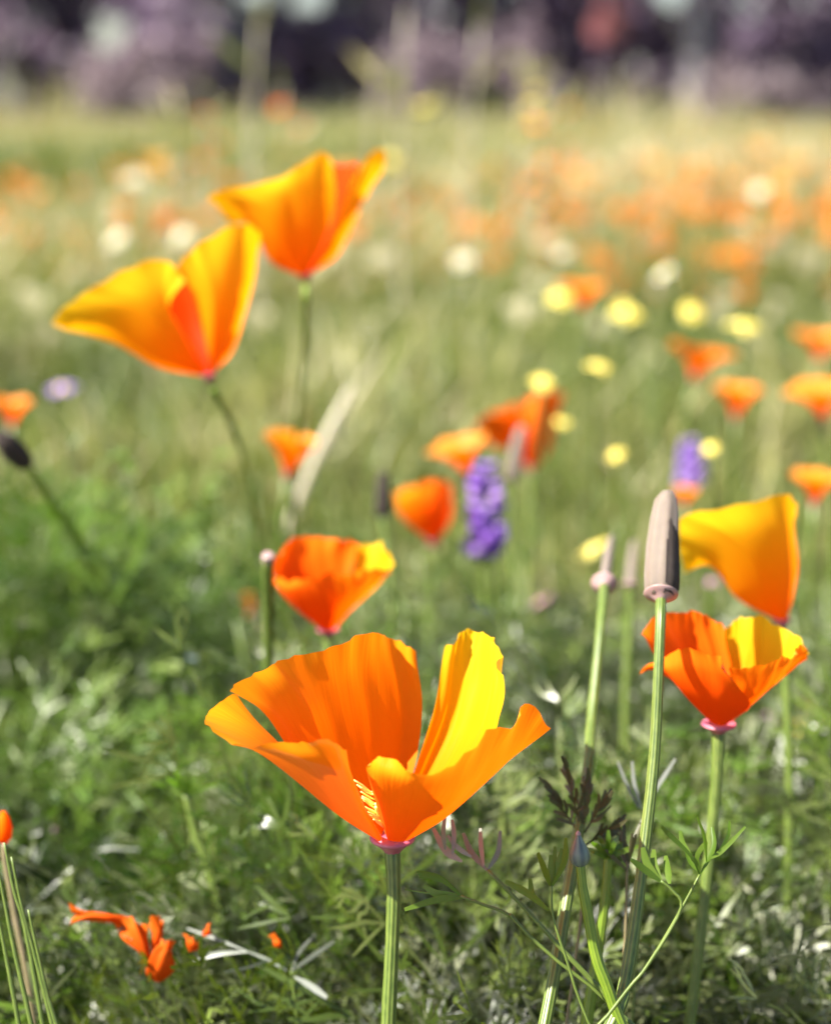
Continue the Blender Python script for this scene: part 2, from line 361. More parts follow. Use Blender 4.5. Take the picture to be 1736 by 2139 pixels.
# ---- feathery poppy leaves: a two-level divided leaf drawn flat, then arched
def fern_proto(seed, fine=True):
    rr = random.Random(seed); V = []; Q = []
    def s2(p, a, L, w, k):
        """lobe: k quads, blunt tip, narrow foot"""
        bend = rr.uniform(-.25, .25); n0 = len(V)
        prof = [0.55, 1.0, 1.0, 0.35] if k == 3 else [0.6, 1.0, 0.3]
        pos = np.array(p, float); ang = a
        for i in range(k + 1):
            dx, dy = math.sin(ang), math.cos(ang)
            h = w * prof[i] / 2; z = rr.uniform(-1, 1) * .0006
            V.append((pos[0] - dy * h, pos[1] + dx * h, z)); V.append((pos[0] + dy * h, pos[1] - dx * h, z + rr.uniform(-.4, .4) * w))
            pos = pos + np.array([dx, dy]) * L / k; ang += bend / k
        for i in range(k): Q.append((n0 + 2 * i, n0 + 2 * i + 1, n0 + 2 * i + 3, n0 + 2 * i + 2))
        return pos
    L = 0.056 * rr.uniform(.8, 1.2); k = 3 if fine else 2
    for t0 in (0, .33, .66): s2((0, t0 * L), rr.uniform(-.03, .03), L * .36, .0009, 2)
    pin = []
    for t0, l in ((.36, .46), (.58, .38), (.78, .27)):
        for s in (-1, 1): pin.append(((0, (t0 + rr.uniform(-.04, .04)) * L), s * rr.uniform(.5, .9), L * l * rr.uniform(.8, 1.15)))
    pin.append(((0, L * .98), rr.uniform(-.15, .15), L * .25))
    for p, a, l in pin:
        e = s2(p, a, l * .42, .0007, 2)
        for da in (-.75, -.25, .25, .75):
            if rr.random() < .85:
                f = s2(e, a + da + rr.uniform(-.15, .15), l * rr.uniform(.36, .62), rr.uniform(.0006, .00105), k)
                if rr.random() < .45: s2((np.array(e) + f) / 2, a + da + rr.choice((-1, 1)) * rr.uniform(.4, .7), l * .28, .0007, 2)
    V = np.array(V)
    th0 = rr.uniform(.1, .35); kk = rr.uniform(9, 17)                   # arch
    yy = V[:, 1]; th = th0 + kk * yy
    outw = (-np.cos(th) + math.cos(th0)) / kk; upw = (np.sin(th) - math.sin(th0)) / kk
    lat = V[:, 0] * 1.0; lift = V[:, 2] - np.abs(V[:, 0]) * rr.uniform(-.2, .5)
    W = np.stack([lat, outw + lift * np.cos(th), upw + lift * np.sin(th)], -1)
    return W, np.array(Q)
def scatter(protos, pos, yaw, tilt, roll, scale, which, tint):
    VV = []; QQ = []; TT = []; base = 0
    for k, (pv, pq) in enumerate(protos):
        ix = np.where(which == k)[0]
        if not len(ix): continue
        cy, sy = np.cos(yaw[ix]), np.sin(yaw[ix]); ct, st = np.cos(tilt[ix]), np.sin(tilt[ix])
        z0 = np.zeros(len(ix)); o1 = np.ones(len(ix))
        Rz = np.stack([np.stack([cy, -sy, z0], -1), np.stack([sy, cy, z0], -1), np.stack([z0, z0, o1], -1)], 1)
        Rx = np.stack([np.stack([o1, z0, z0], -1), np.stack([z0, ct, st], -1), np.stack([z0, -st, ct], -1)], 1)
        cr, sr = np.cos(roll[ix]), np.sin(roll[ix])
        Ry = np.stack([np.stack([cr, z0, sr], -1), np.stack([z0, o1, z0], -1), np.stack([-sr, z0, cr], -1)], 1)
        Rm = Rz @ Rx @ Ry
        v = np.einsum('kij,nj->kni', Rm, pv) * scale[ix][:, None, None] + pos[ix][:, None, :]
        nv = len(pv)
        q = pq[None] + (np.arange(len(ix)) * nv)[:, None, None] + base
        VV.append(v.reshape(-1, 3)); QQ.append(q.reshape(-1, 4)); TT.append(np.repeat(tint[ix], nv)); base += nv * len(ix)
    return np.vstack(VV), np.vstack(QQ), np.concatenate(TT)
def spread(n, y0, y1, slope=0.30, edge=0.06, power=1.0):
    u = rng.random(n); y = y0 + (y1 - y0) * u ** power
    x = (rng.random(n) * 2 - 1) * (slope * y + edge)
    return x, y
def patch(x, y, s, seed):
    """slow variation over the field, 0..1"""
    r = np.random.default_rng(abs(int(seed))); tot = np.zeros_like(x)
    for k in range(5):
        a = r.uniform(0, 6.28); f = s * r.uniform(.6, 1.8); tot += np.sin((x * math.cos(a) + y * math.sin(a)) * f + r.uniform(0, 6.28))
    return np.clip(0.5 + tot / 6, 0, 1)

protos = [fern_proto(s) for s in range(9)]
def canopy(x, y):
    """height of the leaf canopy"""
    return np.interp(y, [.31, .34, .40, .46, .62, .9], [.098, .106, .106, .092, .064, .05]) * (.74 + .42 * patch(x, y, 60, 3))
HOLLOWS = [(*P(290, 1985, .325)[:2], .011), (*P(330, 2010, .335)[:2], .009), (*P(560, 2020, .33)[:2], .010), (-.088, .50, .020), (-.075, .475, .014), (.02, .40, .014), (.10, .44, .016), (-.04, .38, .010), (.062, .39, .010)]
def leaves(name, n, y0, y1, mat, pr, mean, sd_, smin, smax, power, seed, keep=None, low=0.0):
    x, y = spread(n, y0, y1, 0.27, 0.05, power)
    if keep is not None:
        k_ = keep(x, y); x, y = x[k_], y[k_]
    k_ = np.ones(len(x), bool)
    for hx, hy, hr in HOLLOWS: k_ &= (x - hx) ** 2 + (y - hy) ** 2 > hr * hr
    x, y = x[k_], y[k_]
    n = len(x); z = np.clip((canopy(x, y) - .034) * (low + (1 - low) * rng.random(n) ** .55), 0, 1)
    tint = np.clip(rng.normal(mean, sd_, n) + (patch(x, y, 45, seed) - .5) * .45, 0, 1)
    v, q, tt = scatter(pr, np.stack([x, y, z], -1), rng.uniform(0, 6.28, n), rng.normal(.0, .5, n), rng.normal(0, .6, n), rng.uniform(smin, smax, n), rng.integers(0, len(pr), n), tint)
    return big_mesh(name, v, q, tt, M[mat], 'stuff')
leaves('poppy_foliage', 5600, .312, .72, 'leaf', protos, .46, .26, .55, 1.05, 1.35, 3)
leaves('bright_foliage', 1300, .318, .8, 'fresh', protos, .45, .25, .6, 1.1, 1.1, 9, lambda x, y: patch(x, y, 30, 77) - x * 1.2 + rng.normal(0, .1, len(x)) > .5)
leaves('silver_foliage', 560, .315, .62, 'grey_leaf', protos, .5, .22, .5, .9, 1.2, 12, lambda x, y: patch(x, y, 38, 15) + x * 1.5 + rng.normal(0, .15, len(x)) > .42, .5)

def upright(name, n, y0, y1, mat, mean, seed, keep=None, lift=.012):
    x, y = spread(n, y0, y1, .27, .05, 1.3)
    k_ = patch(x, y, 70, seed) + rng.normal(0, .12, n) > .46
    if keep is not None: k_ &= keep(x, y)
    for hx, hy, hr in HOLLOWS: k_ &= (x - hx) ** 2 + (y - hy) ** 2 > (hr * 1.3) ** 2
    x, y = x[k_], y[k_]; n = len(x)
    z = np.clip(canopy(x, y) - .045 + lift * rng.random(n) + .006, 0, 1)
    v, q, tt = scatter(protos, np.stack([x, y, z], -1), rng.uniform(0, 6.28, n), rng.normal(-.42, .25, n), rng.normal(0, .25, n), rng.uniform(.7, 1.15, n), rng.integers(0, 9, n), np.clip(rng.normal(mean, .2, n), 0, 1))
    return big_mesh(name, v, q, tt, M[mat], 'stuff')
upright('upright_foliage', 700, .335, .60, 'leaf', .6, 61, lambda x, y: x > -.04)
upright('upright_bright_foliage', 620, .345, .62, 'fresh', .62, 62)

def blade_proto(seed, L, w, k=3, curve=1.0, petals=False):
    r = random.Random(seed); V = []; Q = []
    th = r.uniform(0, .25); p = np.zeros(3); dth = curve * r.uniform(.15, .55)
    prof = np.interp(np.linspace(0, 1, k + 1), [0, .4, 1], [.7, 1, .12])
    for i in range(k + 1):
        h = w * prof[i] / 2; V.append((-h, p[1], p[2])); V.append((h, p[1], p[2]))
        p = p + np.array([0, math.sin(th), math.cos(th)]) * L / k; th += dth
    for i in range(k): Q.append((2 * i, 2 * i + 1, 2 * i + 3, 2 * i + 2))
    return np.array(V), np.array(Q)
# near: grass blades and bare stalks between the ferny leaves
bl = [blade_proto(s, 1.0, .014, 4, 1.0) for s in range(6)]
N = 1700
x, y = spread(N, 0.36, 1.0, 0.27, 0.05, 1.1)
v, q, tt = scatter(bl, np.stack([x, y, np.zeros(N)], -1), rng.uniform(0, 6.28, N), rng.normal(0, .3, N), rng.normal(0, .2, N), rng.uniform(.06, .11, N), rng.integers(0, 6, N), np.clip(rng.normal(.32, .2, N), 0, 1))
big_mesh('grass_blades', v, q, tt, M['fresh'], 'stuff')
# slender stalks standing up out of the leaves
mb = MB(); rr = random.Random(3)
for k in range(300):
    yy = .42 + .75 * rr.random(); xx = rr.uniform(-1, 1) * (.27 * yy + .05); hh = rr.uniform(.07, .125); a, b_ = rr.uniform(-.02, .02), rr.uniform(-.02, .02)
    tube(mb, [(xx, yy, 0), (xx + a * .4, yy + b_ * .4, hh * .55), (xx + a, yy + b_, hh)], [.0010, .0009, .0005], 6, 6, tint=.5)
st0 = mb.build('meadow_stalks', M['stem']); st0['kind'] = 'stuff'
# middle of the meadow
bl = [blade_proto(s + 20, 1.0, .032, 3, .9) for s in range(6)]
N = 70000
x, y = spread(N, 0.50, 4.2, 0.31, 0.10, 1.6)
pt = patch(x, y, 9, 5); near_ = np.clip((y - .3) / .8, .42, 1)
v, q, tt = scatter(bl, np.stack([x, y, np.zeros(N)], -1), rng.uniform(0, 6.28, N), rng.normal(0, .5, N), rng.normal(0, .35, N), rng.uniform(.05, .14, N) * (.6 + .8 * pt) * near_, rng.integers(0, 6, N), np.clip(rng.normal(.37, .24, N) + (pt - .5) * .75 + np.clip((y - 1.2) * .07, 0, .22), 0, 1))
big_mesh('meadow_grass', v, q, tt, M['grass'], 'stuff')
# far meadow
bl = [blade_proto(s + 40, 1.0, .07, 2, .9) for s in range(6)]
N = 60000
x, y = spread(N, 3.6, 11.0, 0.34, 0.2, 1.2)
pt = patch(x, y, 2.2, 8)
v, q, tt = scatter(bl, np.stack([x, y, np.zeros(N)], -1), rng.uniform(0, 6.28, N), rng.normal(0, .3, N), rng.normal(0, .2, N), rng.uniform(.08, .20, N), rng.integers(0, 6, N), np.clip(rng.normal(.64, .2, N) + (pt - .5) * .9, 0, 1))
big_mesh('far_meadow_grass', v, q, tt, M['grass'], 'stuff')

N = 5200
x, y = spread(N, 8.2, 11.2, 0.36, 0.2, .8)
pt = np.clip(patch(x, y, 2.5, 31) * 1.5 - .45, 0, 1)
v, q, tt = scatter(bl, np.stack([x, y, np.zeros(N)], -1), rng.uniform(0, 6.28, N), rng.normal(0, .25, N), rng.normal(0, .2, N), rng.uniform(.06, .14, N) + .36 * pt * (rng.random(N) > .5) * rng.random(N), rng.integers(0, 6, N), np.clip(rng.normal(.74, .2, N), 0, 1))
big_mesh('tall_straw', v, q, tt, M['grass'], 'stuff')

# ---- trees and shrubs along the far edge of the meadow
GAPS = [(232, 82, 42), (630, -4, 48), (1400, -12, 42), (545, -4, 34), (705, 0, 32), (-4, 190, 40)]
def crown(name, parent, c, rad, n, leaf, mat, seed, tmean):
    r = np.random.default_rng(abs(int(seed)))
    # clumps of leaves inside an uneven ellipsoid
    nc = max(8, n // 70); cc = r.normal(0, 1, (nc, 3)); cc /= np.linalg.norm(cc, axis=1, keepdims=True); cc *= r.uniform(.25, 1.0, (nc, 1)) ** .5
    cl = r.integers(0, nc, n)
    p = cc[cl] + r.normal(0, .16, (n, 3)); p = p * np.array(rad) + np.array(c)
    p = p[p[:, 2] > 0.03]
    rel = p - CAM; dep = rel @ AX_F; ux = rel @ AX_R / dep * FPX + 868; uy = -(rel @ AX_U) / dep * FPX + 1069.5
    keep = np.ones(len(p), bool)
    for a, b, rr in GAPS: keep &= (ux - a) ** 2 + (uy - b) ** 2 > rr * rr
    p = p[keep]; n = len(p)
    qd = np.array([[-.5, 0, 0], [.5, 0, 0], [.32, 0, 1], [-.32, 0, 1]]); 
    proto = [(qd, np.array([[0, 1, 2, 3]]))]
    v, q, tt = scatter(proto, p - np.array(wloc(parent)), r.uniform(0, 6.28, n), r.uniform(-1.4, 1.4, n), r.uniform(-1, 1, n), r.uniform(.6, 1.4, n) * leaf, np.zeros(n, int), np.clip(r.normal(tmean + .18, .2, n) + (r.random(nc)[cl][keep[:len(cl)]] if False else 0), 0, 1))
    o = big_mesh(name, v, q, tt, M[mat], None); o.parent = parent
    return o
TS = 0.56
def tree(px, Y, trunk_px, h, crowns, label, name='tree', cat='tree', mat='tree_leaf', lean=0.1, tmean=.4, group=None, fork=False, n=2600, leaf=.13):
    Y, h, leaf, lean = Y * TS, h * TS, leaf * TS, lean * TS; crowns = [tuple(q * TS for q in c_) for c_ in crowns]
    x = (px - 868) / FPX * Y
    root = thing(name, label, cat, (x, Y, 0), group); r0 = trunk_px / 2 / FPX * Y
    mb = MB(); tube(mb, [(x, Y, -.05), (x + lean * .1, Y, h * .25), (x + lean * .6, Y, h * .6), (x + lean, Y, h)], [r0 * 1.25, r0, r0 * .8, r0 * .35], 16, 10, .06, 5)
    mb.build('trunk', M['bark'], root)
    rr = random.Random(int(px))
    for k in range(4):
        z0 = h * rr.uniform(.16, .6); a = rr.uniform(0, 6.28); l = h * rr.uniform(.25, .4)
        mb = MB(); tube(mb, [(x + lean * .3, Y, z0), (x + lean * .3 + math.cos(a) * l * .5, Y + math.sin(a) * l * .5, z0 + l * .45), (x + lean * .3 + math.cos(a) * l, Y + math.sin(a) * l, z0 + l)], [r0 * .55, r0 * .4, r0 * .12], 8, 7)
        mb.build('branch', M['bark'], root)
    for i, (cx, cz, rx, rz) in enumerate(crowns):
        crown('crown', root, (x + cx, Y + rr.uniform(-.1, .1), cz), (rx, rx * .7, rz), n, leaf, mat, int(px) + i * 7, tmean)
    return root
TG = 'trees along the far edge of the meadow'
tree(-120, 21, 60, 4.5, [(0, 1.7, 1.5, 1.6), (0, 3.4, 1.6, 1.5)], 'dark tree beyond the meadow at the left edge of the view', n=3000, group=TG)
tree(150, 22, 55, 4.8, [(0, 1.9, 1.4, 1.7), (.3, 3.6, 1.7, 1.5)], 'dark tree with a pale gap in its leaves, left of the tall blurred poppies', n=3000, group=TG)
tree(470, 20.5, 70, 4.6, [(0, 1.6, 1.2, 1.5), (.2, 3.5, 1.6, 1.5)], 'darkest tree beyond the meadow, behind the topmost large poppy', tmean=.28, n=3400, group=TG)
tree(700, 21, 50, 4.6, [(0, 1.4, 1.0, 1.2), (-.1, 3.4, 1.5, 1.4)], 'round dark tree just right of the darkest one, under a bright gap of sky', tmean=.25, n=2600, group=TG)
tree(960, 23, 60, 5.0, [(0, 1.8, 1.5, 1.7), (0, 3.7, 1.7, 1.5)], 'greyish tree behind the tall stalks in the middle of the view', tmean=.7, n=3000, group=TG)
tree(1230, 22, 60, 4.6, [(0, 1.3, 1.1, 1.2), (0, 3.5, 1.6, 1.5)], 'very dark tree behind the rose coloured shrub', tmean=.26, n=3200, group=TG)
tree(1430, 18.5, 46, 4.4, [(-.2, 2.7, 1.3, 1.2)], 'tree with a bare pale trunk standing in front of the dark trees', tmean=.6, lean=.06, n=1800, group=TG)
tree(1600, 22, 60, 4.7, [(0, 1.7, 1.5, 1.7), (0, 3.6, 1.7, 1.5)], 'dark tree right of the pale trunk', tmean=.4, n=3200, group=TG)
tree(1850, 21.5, 60, 4.7, [(0, 1.8, 1.5, 1.7), (0, 3.6, 1.7, 1.5)], 'dark tree beyond the meadow at the right edge of the view', tmean=.35, n=3000, group=TG)
def shrub(px, Y, w, h, label, mat, tmean, n=2200, leaf=.07, group=None):
    Y, w, h, leaf = Y * TS, w * TS, h * TS * 1.3, leaf * TS
    x = (px - 868) / FPX * Y; root = thing('shrub', label, 'shrub', (x, Y, 0), group)
    rr = random.Random(int(px) + 5)
    for k in range(3):
        a = rr.uniform(-.5, .5); mb = MB(); tube(mb, [(x, Y, -.03), (x + a * w * .3, Y, h * .4), (x + a * w, Y, h * .85)], [.03, .02, .008], 7, 6); mb.build('branch', M['bark'], root)
    crown('foliage', root, (x, Y, h * .48), (w / 2, w * .35, h * .52), n, leaf, mat, int(px) + 77, tmean)
    return root
SG = 'shrubs at the foot of the far trees'
shrub(-30, 19, 1.3, 1.0, 'mauve grey shrub at the left edge, foot of the far trees', 'shrub_leaf', .5, group=SG)
shrub(290, 18.5, 1.2, .72, 'low rounded taupe shrub left of the topmost large poppy', 'shrub_leaf', .85, group=SG)
shrub(100, 19.5, .9, .8, 'dusky purple shrub between the left edge and the taupe shrub', 'shrub_leaf', .25, group=SG)
shrub(400, 19.6, .7, .9, 'upright mauve shrub beside the taupe shrub', 'shrub_leaf', .6, group=SG)
shrub(880, 19.5, 1.0, .8, 'brownish shrub behind the tall stalks in the middle', 'shrub_leaf', .7, group=SG)
shrub(1060, 19.8, .9, .95, 'grey mauve shrub left of the rose coloured shrub', 'shrub_leaf', .6, group=SG)
shrub(1130, 18.8, .45, .5, 'small dark shrub low beside the yellow orange stalks', 'tree_leaf', .1, n=900, group=SG)
shrub(1550, 18.2, 1.5, .55, 'low tan shrub right of the pale trunk', 'shrub_leaf', 1.0, group=SG)
shrub(1740, 19, 1.1, .95, 'dark purple shrub at the right edge, foot of the far trees', 'shrub_leaf', .2, group=SG)
shrub(1330, 19.4, .8, .5, 'dark low shrub between the rose shrub and the pale trunk', 'tree_leaf', .25, group=SG)
# a rose coloured shrub in front of the very dark tree
Y = 10.6; x = (1262 - 868) / FPX * Y
root = thing('flowering_shrub', 'shrub with a rose pink head of blossom before the darkest tree on the right', 'shrub', (x, Y, 0))
mb = MB(); tube(mb, [(x, Y, -.03), (x + .01, Y, .3), (x - .01, Y, .6)], [.02, .015, .008], 8, 7); mb.build('branch', M['bark'], root)
crown('foliage', root, (x, Y, .34), (.14, .12, .24), 900, .04, 'tree_leaf', 91, .1)
crown('blossom', root, (x, Y, .70), (.11, .10, .16), 700, .03, 'petal_rose', 92, .5)

# leafy plants that stand up out of the rest
def leafy_plant(label, px, py, d, w, h, n, mat, seed, sc=1.0):
    top = P(px, py, d); x0, y0 = top[0], top[1]; root = thing('leafy_plant', label, 'plant', (x0, y0, 0)); r = np.random.default_rng(seed)
    px_ = r.normal(0, w * .45, n); py_ = r.normal(0, w * .35, n); z = np.clip((top[2] - .03) * (1 - .8 * r.random(n) ** 1.4) - np.abs(px_) / w * .02, .005, 1)
    v, q, tt = scatter(protos, np.stack([px_, py_, z], -1), r.uniform(0, 6.28, n), r.normal(0, .4, n), r.normal(0, .4, n), r.uniform(.6, 1.1, n) * sc, r.integers(0, 9, n), np.clip(r.normal(.5, .22, n), 0, 1))
    o = big_mesh('foliage', v, q, tt, M[mat], None); o.parent = root
    for k in range(6):
        a, b_ = r.uniform(-.4, .4) * w, r.uniform(-.3, .3) * w
        mb = MB(); tube(mb, [(x0, y0, -.003), (x0 + a * .5, y0 + b_ * .5, top[2] * .5), (x0 + a, y0 + b_, top[2] * .92)], [.0011, .001, .0006], 10, 8); mb.build('stem', M['stem'], root)
leafy_plant('tall bright green leafy plant at the left edge beside the arching stem', 165, 1040, .54, .050, .12, 230, 'fresh', 1, 1.0)
leafy_plant('leafy plant at the very left edge, lower and greyer than its neighbour', 10, 1150, .52, .03, .1, 60, 'leaf', 2, .9)
leafy_plant('green leafy plant just behind and under the cup shaped poppy', 640, 1290, .52, .02, .1, 40, 'fresh', 3, .7)
leafy_plant('grey feathery plant seen between the two back petals of the largest poppy', 905, 1400, .40, .016, .1, 40, 'grey_leaf', 4, .6)
leafy_plant('dull green leafy plant left of the pink ringed pod stem', 1150, 1420, .56, .04, .1, 80, 'leaf', 5, 1.0)
leafy_plant('bright leafy plant low at the left edge above the orange bud', 60, 1560, .44, .035, .1, 80, 'fresh', 6, .9)
leafy_plant('fine green leafy plant in the left foreground', 430, 1640, .41, .02, .1, 60, 'fresh', 7, .8)
leafy_plant('leafy plant at the right edge behind the half closed poppy', 1720, 1640, .46, .03, .1, 70, 'leaf', 8, .9)

# ================================================================= the poppies in front
def Rp(px, py, d): return P(px, py, d)
def gap_stamens(root, d0):
    rr = random.Random(2)
    for k in range(13):
        t_ = k / 12 + rr.uniform(-.05, .05); s_ = rr.uniform(.7, 1.15); tip = (768 + 32 * t_ - 24 * s_ + rr.uniform(-3, 3), 1642 + 86 * t_ - 11 * s_ + rr.uniform(-5, 5)); b0 = (806, 1742, 0)
        m_ = (802, 1660 + 70 * t_, rr.uniform(-2, 1)); e_ = (772 + 30 * t_, 1648 + 82 * t_ + rr.uniform(-4, 4), rr.uniform(-5, -2))
        f = lambda q: P(q[0], q[1], d0 + q[2] / 1000)
        mb = MB(); tube(mb, [f(b0), f(m_), f(e_)], .00011, 6, 6); tube(mb, [f(e_), f(((e_[0] + tip[0]) / 2, (e_[1] + tip[1]) / 2 + rr.uniform(-2, 2), e_[2] - 1)), f((*tip, e_[2] - 2))], [.00014, rr.uniform(.0002, .0003), .00012], 5, 6)
        mb.build('stamen', M['stamen'], root)
def full_poppy(label, petals, d0, base_px, path, dpath, r, rim, rim_h, seed, stem_m='stem', cat='poppy', group=None, nst=0, rimmat='rim', pleat=.0006, axis=(0, 0, 1), ruffle=.0006):
    pts = px_path(path, dpath)
    root = thing('poppy', label, cat, ground_of(pts), group)
    for k, c in enumerate(petals):
        if isinstance(c, dict): petal(root, c['cols'], d0, seed + k, c.get('pleat', pleat), c.get('ruffle', ruffle), mat=c.get('mat', 'petal'))
        else: petal(root, c, d0, seed + k, pleat, ruffle)
    base = P(*base_px, d0)
    receptacle(root, base, axis, rim, r[0] if hasattr(r, '__len__') else r, rim_h, rimmat)
    if nst: stamens(root, base + np.array([0, 0, .001]), axis, nst, .0085, .004, seed); stamens(root, base + np.array([0, 0, .001]), (-.30, -.62, 1), 10, .0085, .0012, seed + 1); gap_stamens(root, d0)
    b2 = base - np.array(axis) * rim_h * .8
    stem(root, [b2] + pts, r, stem_m)
    return root

FL = [[(800, 1752, 0), (764, 1685, -9), (738, 1622, -16), (727, 1577, -20)],
      [(797, 1755, -2), (755, 1688, -13), (715, 1602, -21), (682, 1544, -24)],
      [(794, 1757, -3), (727, 1694, -13), (660, 1608, -22), (604, 1562, -25)],
      [(791, 1757, -3), (703, 1698, -11), (595, 1597, -19), (510, 1552, -21)],
      [(789, 1755, -2), (692, 1690, -6), (545, 1578, -13), (432, 1527, -16)],
      [(788, 1750, 0), (680, 1668, -3), (553, 1552, -6), (440, 1483, -3)],
      [(790, 1745, 1), (670, 1645, 0), (572, 1545, 0), (489, 1469, 6)]]
FR = [[(808, 1750, -1), (790, 1684, -9), (774, 1614, -17), (777, 1584, -20)],
      [(812, 1755, -3), (806, 1692, -14), (793, 1622, -21), (801, 1577, -21)],
      [(825, 1758, -4), (845, 1702, -15), (856, 1644, -22), (866, 1611, -24)],
      [(840, 1758, -4), (885, 1706, -15), (917, 1652, -22), (946, 1589, -25)],
      [(850, 1756, -3), (915, 1706, -12), (970, 1642, -19), (1013, 1526, -20)],
      [(858, 1753, -2), (935, 1704, -9), (1010, 1622, -14), (1074, 1514, -14)],
      [(862, 1751, -1), (940, 1702, -5), (1050, 1600, -8), (1118, 1480, -7)],
      [(865, 1749, 0), (938, 1699, -2), (1078, 1582, -3), (1154, 1530, -2)]]
BL = [[(798, 1745, 0), (645, 1605, -9), (571, 1492, -12), (499, 1438, -15)],
      [(802, 1743, 1), (668, 1590, -4), (602, 1474, -7), (545, 1394, -9)],
      [(806, 1742, 2), (700, 1582, 1), (650, 1464, -1), (606, 1376, -2)],
      [(810, 1741, 3), (742, 1580, 6), (706, 1455, 6), (680, 1352, 5)],
      [(815, 1740, 4), (790, 1580, 10), (768, 1442, 12), (752, 1319, 12)],
      [(819, 1740, 4), (836, 1585, 12), (832, 1442, 16), (818, 1335, 17)],
      [(823, 1741, 3), (871, 1590, 11), (879, 1470, 16), (862, 1366, 18)]]
BR = [[(823, 1742, 3), (881, 1575, 9), (920, 1455, 12), (937, 1347, 14)],
      [(827, 1742, 3), (902, 1580, 11), (942, 1448, 14), (963, 1322, 16)],
      [(831, 1742, 3), (926, 1580, 11), (972, 1445, 15), (995, 1319, 17)],
      [(836, 1743, 2), (956, 1585, 8), (1012, 1447, 12), (1035, 1338, 15)],
      [(841, 1744, 1), (985, 1592, 4), (1044, 1458, 7), (1059, 1354, 10)],
      [(846, 1746, 0), (1008, 1602, -1), (1054, 1490, 1), (1064, 1410, 4)]]
full_poppy('largest open orange poppy, sharp in front, on a ribbed green stem', [{'cols': FL, 'pleat': .0004, 'ruffle': .0006}, {'cols': FR, 'pleat': .0005, 'ruffle': .0006}, {'cols': BL, 'pleat': .0014, 'ruffle': .0009}, {'cols': BR, 'pleat': .0011, 'ruffle': .0009, 'mat': 'petal_sunlit'}],
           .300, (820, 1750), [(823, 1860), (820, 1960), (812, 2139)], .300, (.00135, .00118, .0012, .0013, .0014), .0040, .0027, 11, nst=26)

RBL = [[(1485, 1500, -1), (1420, 1430, -1), (1372, 1372, 0), (1350, 1325, 0)], [(1492, 1500, 0), (1440, 1420, 4), (1392, 1340, 5), (1372, 1288, 5)],
       [(1498, 1500, 1), (1470, 1420, 6), (1440, 1345, 8), (1425, 1281, 9)], [(1505, 1500, 2), (1500, 1420, 7), (1490, 1350, 9), (1478, 1284, 10)], [(1510, 1500, 2), (1520, 1430, 6), (1526, 1385, 7), (1510, 1322, 8)]]
RBR = [[(1508, 1500, 2), (1512, 1430, 7), (1512, 1380, 10), (1508, 1322, 12)], [(1512, 1500, 2), (1535, 1425, 8), (1550, 1360, 10), (1550, 1294, 12)],
       [(1515, 1500, 2), (1560, 1430, 7), (1592, 1365, 9), (1600, 1289, 10)], [(1518, 1500, 1), (1580, 1440, 4), (1632, 1380, 5), (1645, 1322, 6)], [(1520, 1500, 0), (1590, 1450, 0), (1650, 1395, -1), (1678, 1358, -2)]]
RFL = [[(1480, 1505, -1), (1425, 1440, -4), (1372, 1402, -5), (1330, 1405, -4)], [(1485, 1510, -3), (1432, 1456, -9), (1396, 1406, -11), (1385, 1373, -10)],
       [(1495, 1515, -4), (1465, 1462, -11), (1445, 1400, -14), (1440, 1354, -14)], [(1505, 1516, -5), (1500, 1466, -12), (1492, 1412, -15), (1480, 1366, -16)],
       [(1515, 1514, -4), (1535, 1476, -11), (1526, 1430, -15), (1504, 1388, -17)], [(1528, 1506, -3), (1566, 1474, -9), (1545, 1438, -14), (1516, 1400, -17)]]
RFR = [[(1520, 1508, -2), (1535, 1460, -8), (1530, 1420, -10), (1520, 1393, -11)], [(1526, 1507, -2), (1560, 1457, -8), (1573, 1415, -10), (1576, 1387, -11)],
       [(1530, 1505, -1), (1582, 1457, -6), (1617, 1410, -8), (1636, 1372, -8)], [(1533, 1503, 0), (1590, 1452, -3), (1642, 1402, -4), (1679, 1357, -4)], [(1533, 1501, 0), (1590, 1454, 0), (1640, 1408, 0), (1681, 1374, 0)]]
full_poppy('open orange poppy right of the tall ribbed stem, lit yellow inside', [dict(cols=[[(a, b_, c_ - q) for (a, b_, c_), q in zip(col, (0, 2, 4, 5))] if i < 2 else col for i, col in enumerate(RBL)], mat='petal_deep'), dict(cols=RBR, mat='petal_sunlit'), dict(cols=RFL, mat='petal_deep'), RFR], .330, (1501, 1512), [(1498, 1600), (1490, 1700), (1474, 1850), (1440, 2139)], .330, (.0012, .001, .0011, .0012), .0034, .0018, 31, pleat=.0006)

UF = [[(1618, 1293, 0), (1540, 1252, -2), (1482, 1184, -3), (1424, 1199, -2)], [(1622, 1294, -2), (1555, 1236, -6), (1490, 1160, -8), (1420, 1140, -7)], [(1627, 1295, -3), (1575, 1212, -9), (1510, 1130, -12), (1424, 1082, -10)],
      [(1632, 1295, -3), (1600, 1200, -10), (1560, 1120, -14), (1510, 1066, -14)], [(1637, 1295, -3), (1625, 1200, -9), (1612, 1110, -12), (1592, 1042, -12)], [(1642, 1294, -2), (1650, 1200, -6), (1648, 1110, -8), (1652, 1036, -8)], [(1645, 1292, 0), (1666, 1190, 0), (1660, 1110, -1), (1656, 1068, -1)]]
UB = [[(1620, 1290, 0), (1560, 1230, 3), (1520, 1150, 3), (1470, 1085, 3)], [(1632, 1290, 3), (1600, 1200, 9), (1580, 1130, 11), (1560, 1070, 11)], [(1644, 1290, 1), (1655, 1190, 4), (1650, 1120, 5), (1645, 1050, 5)]]
